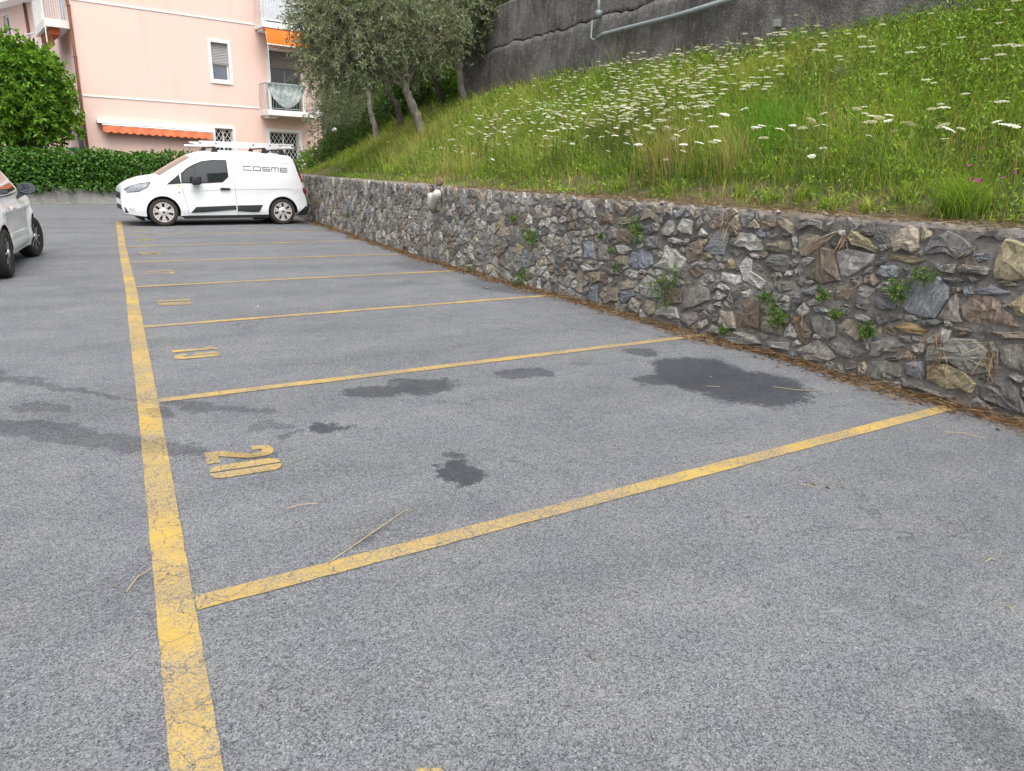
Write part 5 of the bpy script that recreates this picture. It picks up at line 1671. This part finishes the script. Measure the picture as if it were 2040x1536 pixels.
def side_patch(poly, hw, off, sign=-1, step=.06, thick=.006):
    """a panel that follows the body side; poly is convex, in (x, z)"""
    P = np.array(poly, float)
    if poly_area(P) < 0: P = P[::-1]
    x0, z0 = P.min(0); x1, z1 = P.max(0)
    nx = max(2, int((x1 - x0) / step) + 1); nz = max(2, int((z1 - z0) / step) + 1)
    bm = bmesh.new()
    vs = [[bm.verts.new((x0 + (x1 - x0) * i / nx, 0, z0 + (z1 - z0) * j / nz)) for i in range(nx + 1)] for j in range(nz + 1)]
    for j in range(nz):
        for i in range(nx): bm.faces.new((vs[j][i], vs[j][i + 1], vs[j + 1][i + 1], vs[j + 1][i]))
    for i in range(len(P)):
        a, b = P[i], P[(i + 1) % len(P)]
        n = Vector(((b - a)[1], 0, -(b - a)[0])).normalized()
        bmesh.ops.bisect_plane(bm, geom=bm.verts[:] + bm.edges[:] + bm.faces[:], plane_co=(a[0], 0, a[1]), plane_no=n, clear_outer=True)
    bm.verts.index_update()
    V = [(v.co.x, sign * (hw(v.co.x, v.co.z) + off), v.co.z) for v in bm.verts]
    F = [tuple(v.index for v in f.verts) for f in bm.faces]
    rim = [(e.verts[0].index, e.verts[1].index) for e in bm.edges if e.is_boundary]
    bm.free()
    n = len(V)
    V2 = [(x, y - sign * (thick + off), z) for x, y, z in V]
    return V + V2, F + [(a, b, b + n, a + n) for a, b in rim]
def make_wheel(parent, c, rad, width, side, style, rub, steer=0.0):
    g = Geo()
    ri = rad * (.755 if style == 'steel' else .74)
    h = width / 2
    g.lathe([(ri * .6, -h * .7), (ri, -h * .96), (rad * .90, -h), (rad * .97, -h * .82), (rad, -h * .55), (rad, -h * .05), (rad * .985, -h * .03), (rad * .985, h * .03), (rad, h * .05), (rad, h * .55), (rad * .97, h * .82), (rad * .90, h), (ri, h * .96), (ri * .6, h * .7)], (0, 0, 0), 'y', 40)
    w = g.obj('wheel', M[rub], parent, False, True)
    w.location = c
    w.rotation_euler = (0, 0, steer)
    yo = side * h * .80
    g = Geo()                              # dark back of the rim
    g.lathe([(.0001, yo - side * .05), (ri * .98, yo - side * .05)], (0, 0, 0), 'y', 32)
    g.obj('rim_back', M['underbody'], w)
    g = Geo()
    if style == 'steel':
        n = 7
        g.lathe([(ri * 1.0, yo), (ri * .97, yo + side * .012), (ri * .86, yo + side * .012), (ri * .84, yo - side * .015)], (0, 0, 0), 'y', 48)
        g.lathe([(.0001, yo + side * .022), (ri * .13, yo + side * .022), (ri * .30, yo + side * .016), (ri * .45, yo - side * .004), (ri * .47, yo - side * .03)], (0, 0, 0), 'y', 32)
        for k in range(n):
            a = 2 * math.pi * k / n + .2
            def pp(r_, da, y): return (r_ * math.cos(a + da), y, r_ * math.sin(a + da))
            for dd in (-.155, .155):
                V = [pp(ri * .36, dd * .55 - .13, yo + side * .008), pp(ri * .36, dd * .55 + .13, yo + side * .008), pp(ri * .90, dd + .115, yo + side * .010), pp(ri * .90, dd - .115, yo + side * .010)]
                V += [(x, y - side * .03, z) for x, y, z in V]
                g.add(V, [(0, 1, 2, 3), (0, 4, 5, 1), (1, 5, 6, 2), (2, 6, 7, 3), (3, 7, 4, 0)])
        rim = g.obj('rim', M['hubcap'], w, False, False)
        g = Geo(); g.lathe([(.0001, yo + side * .027), (ri * .10, yo + side * .027), (ri * .12, yo + side * .020)], (0, 0, 0), 'y', 20); g.obj('centre_cap', M['black_marking'], w)
    else:
        n = 16
        g.lathe([(ri * 1.0, yo), (ri * .98, yo + side * .010), (ri * .93, yo + side * .010), (ri * .91, yo - side * .02)], (0, 0, 0), 'y', 48)
        g.lathe([(.0001, yo + side * .02), (ri * .22, yo + side * .02), (ri * .26, yo - side * .01)], (0, 0, 0), 'y', 32)
        for k in range(n):
            a = 2 * math.pi * k / n
            def pp(r_, da, y): return (r_ * math.cos(a + da), y, r_ * math.sin(a + da))
            V = [pp(ri * .22, -.10, yo + side * .012), pp(ri * .22, .10, yo + side * .012), pp(ri * .94, .045, yo + side * .004), pp(ri * .94, -.045, yo + side * .004)]
            V += [(x, y - side * .03, z) for x, y, z in V]
            g.add(V, [(0, 1, 2, 3), (0, 4, 5, 1), (1, 5, 6, 2), (2, 6, 7, 3), (3, 7, 4, 0)], k % 2)
        g.obj('rim', [M['alloy'], M['black_plastic']], w)
    return w
def itp(tab):
    X = [a for a, _ in tab]; Z = [b for _, b in tab]
    return lambda x: float(np.interp(x, X, Z))
def patch_obj(name, polys, hw, off, mat, parent, both=False, smooth=True, sign=-1):
    o = None
    for sg in ((1, -1) if both else (sign,)):
        g = Geo()
        for p in polys: g.add(*side_patch(p, hw, off, sg))
        o = auto_smooth(g.obj(name, mat, parent), 40)
    return o

# --- the white van
van = empty('panel_van', (-.31, 19.516, 0), R(5), 'white panel van with roof rack and grey lettering parked against the stone wall', 'van')
def VP(x, y): return ((x - 140) / 388, (848 - (x - 545) * .0171 - y) / 388)
def VQ(txt): return [VP(*map(float, w.split(','))) for w in txt.split()]
zt_v = itp([(0, .62), (.02, .74), (.06, .84), (.14, .89), (.3, .955), (.6, 1.03), (.85, 1.075), (1.0, 1.10), (1.25, 1.255), (1.5, 1.405), (1.72, 1.53), (1.85, 1.59), (2.0, 1.638), (2.2, 1.675), (2.5, 1.695), (3.0, 1.70), (3.6, 1.685), (4.0, 1.655), (4.08, 1.62), (4.13, 1.54), (4.22, 1.25), (4.31, .92), (4.36, .70), (4.38, .55)])
zb_v = itp([(0, .42), (.03, .33), (.10, .26), (.6, .21), (3.9, .23), (4.2, .30), (4.38, .42)])
def hw_v(x, z):
    f = 1.0
    if x < .95: f -= .30 * ((.95 - x) / .95) ** 2.6
    if x > 4.0: f -= .07 * ((x - 4.0) / .4) ** 2
    v = 1.0
    if z < .45: v -= .05 * ((.45 - z) / .3) ** 2
    if z > .98: v -= .155 * ((z - .98) / .7) ** 1.35
    crease = .010 * math.exp(-((z - .86) / .05) ** 2) + .012 * math.exp(-((z - .36) / .06) ** 2)
    flare = 0.0
    for cx in (1.04, 3.76):
        d = math.hypot(x - cx, z - .31)
        flare += .022 * math.exp(-((d - .39) / .05) ** 2)
    return .885 * f * v + crease + flare
xs = sorted({*np.linspace(0, .2, 9), *np.linspace(.2, 1.0, 13), *np.linspace(1.0, 2.2, 21), *np.linspace(2.2, 4.0, 24), *np.linspace(4.0, 4.38, 17)})
body = loft_body(xs, zt_v, zb_v, hw_v, 22, .10, .035).obj('body', M['carwhite'], van)
cut = []
for cx in (1.04, 3.76):
    for sg in (-1, 1):
        c_ = arch_cutter(van, cx, .315, .362, sg * .58, sg * 1.1, M['underbody'])
        cut.append(c_)
boolean_cut(body, cut)
auto_smooth(body, 32)
for cx in (1.04, 3.76):
    for sg in (-1, 1): make_wheel(van, (cx, sg * (hw_v(2.2, .4) - .125), .315), .315, .205, sg, 'steel', 'rubber_dusty')
Wn = VQ('712,472 716,385 770,338 830,303 905,272 1000,256 1118,253 1121,402 1064,452 900,466')
Wg = VQ('724,462 728,392 776,348 836,313 908,281 1000,265 1109,262 1112,398 1059,443 900,457')
patch_obj('window_seal', [Wn], hw_v, .003, M['black_plastic'], van, True)
patch_obj('side_window', [Wg], hw_v, .006, M['cargreen_glass'], van, True)
patch_obj('quarter_window', [VQ('590,484 700,392 708,474')], hw_v, .004, M['black_plastic'], van, True)
patch_obj('window_bar', [VQ('832,315 838,312 838,400 832,400')], hw_v, .009, M['black_plastic'], van, True)
# windscreen on the sloping front
g = Geo(); V = []
for i in range(11):
    x = 1.03 + .71 * i / 10
    for j in range(9):
        f = -1 + 2 * j / 8
        ye = hw_v(x, zt_v(x) - .1) - .105
        V.append((x, f * ye, zt_v(x) + .035 * (1 - f * f) * (ye / .6) + .006))
g.add(V, [(i * 9 + j, i * 9 + j + 1, (i + 1) * 9 + j + 1, (i + 1) * 9 + j) for i in range(10) for j in range(8)])
g.obj('windscreen', M['cargreen_glass'], van, False, True)
patch_obj('cladding', [VQ('765,732 815,675 1166,656 1166,708 870,722')], hw_v, .014, M['black_plastic'], van, True)
patch_obj('cladding', [VQ('1178,656 1410,648 1372,712 1320,716 1178,708')], hw_v, .014, M['black_plastic'], van, True)
patch_obj('sill', [VQ('700,762 1468,742 1468,764 710,782')], hw_v, .006, M['black_plastic'], van, True)
def seam(pts, w=.007):
    out = []
    P = VQ(pts)
    for a, b in zip(P, P[1:]):
        a, b = np.array(a), np.array(b)
        d = (b - a) / np.linalg.norm(b - a); n = np.array([-d[1], d[0]]) * w / 2
        out.append([tuple(a + n), tuple(a - n), tuple(b - n), tuple(b + n)])
    return out
patch_obj('panel_line', seam('712,500 728,600 740,660 752,752') + seam('1122,247 1160,300 1166,480 1174,650 1180,745') + seam('752,752 1180,745') + seam('700,486 590,488'), hw_v, .0012, M['seam'], van, True)
patch_obj('panel_line', seam('1165,248 1672,260 1688,276', .005) + seam('790,537 1165,514 1690,494', .004), hw_v, .0012, M['seam'], van, True)  # last strip paints the side crease's shade as a thin dark line
patch_obj('door_handle', [VQ('1033,506 1050,499 1115,500 1127,508 1118,517 1045,521')], hw_v, .030, M['black_plastic'], van, True)
patch_obj('indicator', [VQ('678,488 705,486 705,493 680,495')], hw_v, .006, M['amber'], van, True)
patch_obj('fuel_badge', [VQ('680,546 690,544 691,556 681,558')], hw_v, .004, M['seam'], van, False)
patch_obj('headlight', [VQ('182,540 240,514 330,490 458,470 432,506 345,546 212,560')], hw_v, .006, M['headlamp'], van, True)
patch_obj('headlight_trim', seam('180,538 240,511 330,487 460,468', .012) + seam('458,472 434,508 346,548 210,562', .012), hw_v, .008, M['black_plastic'], van, True)
patch_obj('fog_recess', [VQ('205,690 282,686 278,716 262,724 214,716')], hw_v, .004, M['tail_white'], van, True)
patch_obj('lower_grille', [VQ('164,690 176,690 208,738 168,738')], hw_v, .004, M['black_plastic'], van, True)
g = Geo()
g.box(-.020, .03, -.50, .50, .60, .74); g.box(-.018, .03, -.42, .42, .36, .46)
bevel(g.obj('grille', M['black_plastic'], van), .008)
g = Geo(); g.box(-.035, -.005, -.26, .26, .475, .585); bevel(g.obj('number_plate', M['white_trim'], van), .004)
g = Geo(); g.lathe([(.0001, 0), (.055, 0), (.055, .02)], (0, 0, 0), 'z', 20)
o = g.obj('emblem', M['black_marking'], van); o.location = (-.03, 0, .67); o.rotation_euler = (0, -R(90), 0); o.scale = (.6, 1, 1)
patch_obj('tail_light', [VQ('1766,352 1790,344 1812,430 1798,432'), VQ('1800,484 1822,480 1832,520 1828,556 1806,520')], hw_v, .006, M['tail_red'], van, True)
patch_obj('tail_light', [VQ('1799,434 1812,432 1822,478 1800,482')], hw_v, .006, M['tail_white'], van, True)
patch_obj('rear_pillar', [VQ('1740,240 1752,236 1789,340 1766,348')], hw_v, .005, M['black_plastic'], van, True)
g = Geo(); g.box(4.20, 4.45, -.80, .80, .30, .50); bevel(g.obj('rear_bumper', M['black_plastic'], van), .05, 3)
patch_obj('rear_bumper_corner', [VQ('1722,742 1830,648 1842,700 1830,742')], hw_v, .012, M['black_plastic'], van, True)
g = Geo(); g.box(4.36, 4.40, -.60, -.55, .70, .78); g.box(4.36, 4.40, .55, .60, .70, .78); g.box(4.16, 4.20, -.72, -.68, 1.28, 1.36); g.obj('door_hinge', M['carwhite'], van)
g = Geo(); g.box(.55, .64, -.70, .70, .12, .22); g.box(1.5, 3.3, -.55, .55, .17, .24); g.box(3.1, 3.42, -.72, -.5, .12, .22); g.obj('underbody', M['underbody'], van)
# wing mirrors
for sg in (-1, 1):
    g = Geo()
    x, z = VP(828, 440)
    y = sg * (hw_v(x, z) + .12)
    g.box(x - .09, x + .10, y - .085, y + .085, z - .10, z + .105)
    mo = bevel(g.obj('wing_mirror', M['black_plastic'], van), .035, 3); auto_smooth(mo, 50)
    g = Geo(); g.box(x - .05, x + .04, y - sg * .16 - .06, y - sg * .16 + .08, z - .105, z - .06); g.obj('mirror_arm', M['black_plastic'], mo)
    g = Geo(); g.add([(x + .103, y - .068, z - .075), (x + .103, y + .068, z - .075), (x + .103, y + .068, z + .08), (x + .103, y - .068, z + .08)], [(0, 1, 2, 3)]); g.obj('mirror_glass', M['mirror_glass'], mo)
# lettering on the side
def letter(strokes, x0, x1, yt, yb, t=6.2):
    out = []
    for k in strokes:
        ym = (yt + yb) / 2
        rect = {'T': (x0, yt, x1, yt + t), 'B': (x0, yb - t, x1, yb), 'M': (x0, ym - t / 2, x1, ym + t / 2), 'L': (x0, yt + t, x0 + t, yb - t), 'R': (x1 - t, yt + t, x1, yb - t),
                'l': (x0, yt + t, x0 + t, ym - t / 2), 'r': (x1 - t, ym + t / 2, x1, yb - t), 'a': (x0, yt + t, x0 + t, yb), 'b': (x1 - t, yt + t, x1, yb), 'c': ((x0 + x1 - t) / 2, yt + t, (x0 + x1 + t) / 2, yb),
                'e': (x0, yt + t, x0 + t, ym - t / 2), 'f': (x0, ym + t / 2, x0 + t, yb - t)}[k]
        a, b, c, d = rect
        out.append([VP(a, b), VP(c, b), VP(c, d), VP(a, d)])
    return out
pol = letter('TBL', 1258, 1335, 297, 337) + letter('TBLR', 1349, 1420, 298, 338) + letter('TMBlr', 1433, 1502, 299, 339) + letter('Tabc', 1516, 1585, 300, 341) + letter('TMBef', 1599, 1666, 301, 342)
lt = patch_obj('lettering', pol, hw_v, .008, M['lettering'], van); lt['label'] = 'thin grey COSME lettering'
# roof rack
def rz(x): return zt_v(x) + .02
g = Geo(); g.tube([(4.15, -.66, 1.85), (4.15, .66, 1.85)], .035, 10); rack = g.obj('roof_rack', M['white_metal'], van, False, True)
for x in (2.30, 3.45, 3.87):
    g = Geo(); g.box(x - .03, x + .03, -.70, .70, rz(x) + .075, rz(x) + .105); g.obj('crossbar', M['black_plastic'], rack)
    for sg in (-1, 1):
        g = Geo()
        g.add([(x - .085, sg * .66 - .04, rz(x) - .06), (x + .085, sg * .66 - .04, rz(x) - .06), (x + .085, sg * .66 + .04, rz(x) - .06), (x - .085, sg * .66 + .04, rz(x) - .06), (x - .045, sg * .66 - .03, rz(x) + .074), (x + .045, sg * .66 - .03, rz(x) + .074), (x + .045, sg * .66 + .03, rz(x) + .074), (x - .045, sg * .66 + .03, rz(x) + .074)], [(0, 1, 5, 4), (1, 2, 6, 5), (2, 3, 7, 6), (3, 0, 4, 7), (4, 5, 6, 7), (0, 3, 2, 1)])
        g.obj('foot', M['black_plastic'], rack)
for sg in (-1, 1):
    for dz in (.135, .205):
        g = Geo(); g.box(1.98 if dz > .2 else 1.86, 4.18, sg * .66 - .022, sg * .66 + .022, 1.70 + dz - .020, 1.70 + dz + .020)
        bevel(g.obj('rack_rail', M['white_metal'], rack), .006)
    g = Geo()
    for x in (2.0, 2.35, 3.2, 3.6, 4.14): g.box(x - .015, x + .015, sg * .66 - .015, sg * .66 + .015, 1.855, 1.885)
    g.obj('rail_spacer', M['black_plastic'], rack)

# the nose is shorter than the traced side suggests: draw everything ahead of the front arch in
for ch in [c for c in bpy.data.objects if c.parent == van or (c.parent and c.parent.parent == van)]:
    if ch.name.startswith(('wheel', 'rim', 'centre')): continue
    if ch.name.startswith('emblem'):
        ch.location.x = .19
        continue
    for v in ch.data.vertices:
        if v.co.x < .68: v.co.x = .68 - (.68 - v.co.x) * .68
# --- the small white hatchback
car = empty('small_hatchback', (-2.17, 10.315, 0), R(87.5), 'rounded small white hatchback with black multi-spoke wheels facing the hedge', 'car')
zt_c = itp([(0, .62), (.02, .76), (.06, .90), (.12, 1.00), (.25, 1.19), (.42, 1.36), (.6, 1.435), (.9, 1.475), (1.3, 1.485), (1.7, 1.45), (1.95, 1.38), (2.2, 1.24), (2.45, 1.10), (2.65, 1.005), (2.9, .965), (3.15, .91), (3.35, .83), (3.48, .73), (3.54, .62), (3.57, .52)])
zb_c = itp([(0, .40), (.05, .30), (.3, .20), (3.2, .19), (3.5, .26), (3.57, .36)])
def hw_c(x, z):
    f = 1.0
    if x < .75: f -= .20 * ((.75 - x) / .75) ** 2.4
    if x > 2.85: f -= .26 * ((x - 2.85) / .72) ** 2.2
    v = 1.0
    if z < .42: v -= .07 * ((.42 - z) / .25) ** 2
    if z > .80: v -= .06 * min(1, (z - .80) / .15)
    if z > .95: v -= .24 * ((z - .95) / .5) ** 1.15
    crease = .012 * math.exp(-((z - .79) / .04) ** 2) - .012 * math.exp(-((z - .55) / .12) ** 2) * math.exp(-((x - 1.75) / .7) ** 4) + .014 * math.exp(-((z - .34) / .05) ** 2)
    fl = 0.0
    for cx in (.62, 2.92):
        d = math.hypot(x - cx, z - .30)
        fl += .030 * math.exp(-((d - .37) / .06) ** 2)
    return .79 * f * v + crease + fl
xs = sorted({*np.linspace(0, .3, 13), *np.linspace(.3, 1.2, 18), *np.linspace(1.2, 2.4, 22), *np.linspace(2.4, 3.3, 16), *np.linspace(3.3, 3.57, 10)})
body = loft_body(xs, zt_c, zb_c, hw_c, 22, .13, .05).obj('body', M['carwhite'], car)
cut = []
for cx in (.62, 2.92):
    for sg in (-1, 1): cut.append(arch_cutter(car, cx, .30, .345, sg * .50, sg * 1.1, M['underbody']))
boolean_cut(body, cut)
auto_smooth(body, 32)
for cx in (.62, 2.92):
    for sg in (-1, 1): make_wheel(car, (cx, sg * .715, .302), .302, .205, sg, 'alloy', 'rubber', R(-12) if cx > 2 else 0)
sw = [(.66, .985), (.82, 1.20), (1.05, 1.335), (1.4, 1.375), (1.72, 1.345), (2.0, 1.23), (2.36, 1.01), (1.6, .975)]
patch_obj('window_seal', [sw], hw_c, .003, M['black_plastic'], car, True)
c0 = np.mean(sw, axis=0)
patch_obj('side_window', [[tuple(c0 + (np.array(p) - c0) * .955) for p in sw]], hw_c, .006, M['cargreen_glass'], car, True)
def cseam(P, w=.006):
    out = []
    for a, b in zip(P, P[1:]):
        a, b = np.array(a), np.array(b)
        d = (b - a) / np.linalg.norm(b - a); n = np.array([-d[1], d[0]]) * w / 2
        out.append([tuple(a + n), tuple(a - n), tuple(b - n), tuple(b + n)])
    return out
patch_obj('chrome_strip', cseam([(.60, .965), (1.5, .955), (2.42, .985)], .016), hw_c, .010, M['chrome'], car, True)
patch_obj('chrome_strip', cseam([(.62, .985), (.80, 1.22), (1.05, 1.355), (1.4, 1.395), (1.74, 1.363), (2.02, 1.245)], .012), hw_c, .008, M['chrome'], car, True)
patch_obj('door_pillar', [[(1.06, .985), (1.12, .985), (1.12, 1.35), (1.06, 1.33)]], hw_c, .009, M['black_plastic'], car, True)
patch_obj('panel_line', cseam([(1.02, .95), (1.02, .60), (1.10, .40), (1.18, .27)]) + cseam([(2.42, .97), (2.44, .7), (2.42, .27)]) + cseam([(1.18, .27), (2.42, .27)]), hw_c, .0012, M['seam'], car, True)
patch_obj('door_handle', [[(1.14, .80), (1.32, .80), (1.32, .835), (1.14, .835)]], hw_c, .028, M['chrome'], car, True)
patch_obj('side_moulding', [[(1.10, .44), (2.40, .42), (2.40, .47), (1.12, .49)]], hw_c, .010, M['carwhite'], car, True)
patch_obj('tail_light', [[(.03, .66), (.15, .64), (.20, .78), (.14, .90), (.06, .88)]], hw_c, .008, M['tail_red'], car, True)
patch_obj('headlight', [[(3.30, .62), (3.44, .60), (3.46, .70), (3.36, .78), (3.28, .74)]], hw_c, .008, M['headlamp'], car, True)
def top_patch(x0, x1, inset, zf, hw, mat, name, n=10, crown=.05, parent=car):
    g = Geo(); V = []
    for i in range(n + 1):
        x = x0 + (x1 - x0) * i / n
        ye = hw(x, zf(x) - .13) - .13 - inset
        for j in range(9):
            f = -1 + 2 * j / 8
            yy = f * (ye + .06)
            ye0 = ye + inset
            V.append((x, yy, zf(x) + crown * (1 - min(1, (yy / ye0) ** 2)) * (ye0 / .6) + .006))
    g.add(V, [(i * 9 + j, i * 9 + j + 1, (i + 1) * 9 + j + 1, (i + 1) * 9 + j) for i in range(n) for j in range(8)])
    return g.obj(name, mat, parent, False, True)
top_patch(2.02, 2.60, .05, zt_c, hw_c, M['cargreen_glass'], 'windscreen')
top_patch(.17, .46, .08, zt_c, hw_c, M['cargreen_glass'], 'rear_window')
g = Geo(); g.box(-.02, .10, -.62, .62, .30, .46); bevel(g.obj('rear_bumper', M['carwhite'], car), .04, 3)
g = Geo(); g.box(-.034, -.004, -.25, .25, .63, .72); bevel(g.obj('number_plate', M['white_trim'], car), .004)
g = Geo(); g.box(-.026, .02, -.28, .28, .605, .745); bevel(g.obj('plate_recess', M['black_plastic'], car), .006)
g = Geo(); g.box(-.030, .03, -.20, .20, .765, .80); bevel(g.obj('tailgate_handle', M['chrome'], car), .008)
g = Geo(); g.box(-.028, .08, -.45, .45, .285, .335); bevel(g.obj('rear_skirt', M['black_plastic'], car), .01)
g = Geo(); g.box(.3, 3.2, -.60, .60, .14, .20); g.obj('underbody', M['underbody'], car)
for sg in (-1, 1):
    g = Geo()
    x, y, z = 2.12, sg * .90, 1.03
    V, F = [], []
    bm = bmesh.new(); bmesh.ops.create_uvsphere(bm, u_segments=20, v_segments=12, radius=1)
    for v in bm.verts:
        px_, py_, pz_ = v.co
        v.co = (x + (.10 if px_ > 0 else .02) * px_, y + .125 * py_, z + .078 * pz_)
    me = bpy.data.meshes.new('wing_mirror'); bm.to_mesh(me); bm.free(); me.materials.append(M['black_plastic'])
    for p in me.polygons: p.use_smooth = True
    mo = bpy.data.objects.new('wing_mirror', me); COL.objects.link(mo); mo.parent = car
    g = Geo(); g.lathe([(.0001, 0), (1, 0)], (0, 0, 0), 'z', 28)
    o = g.obj('mirror_glass', M['mirror_glass'], mo); o.location = (x - .024, y, z); o.rotation_euler = (0, R(90), 0); o.scale = (.066, .112, 1)
    g = Geo(); g.add([(x - .01, y - sg * .02 - .02, z - .07), (x + .05, y - sg * .02, z - .07), (x + .06, y - sg * .16, z - .16), (x - .02, y - sg * .16, z - .16), (x, y - sg * .10, z - .02), (x + .05, y - sg * .10, z - .02)], [(0, 1, 2, 3), (0, 4, 5, 1), (2, 5, 4, 3), (0, 3, 4), (1, 5, 2)]); g.obj('mirror_arm', M['black_plastic'], mo)
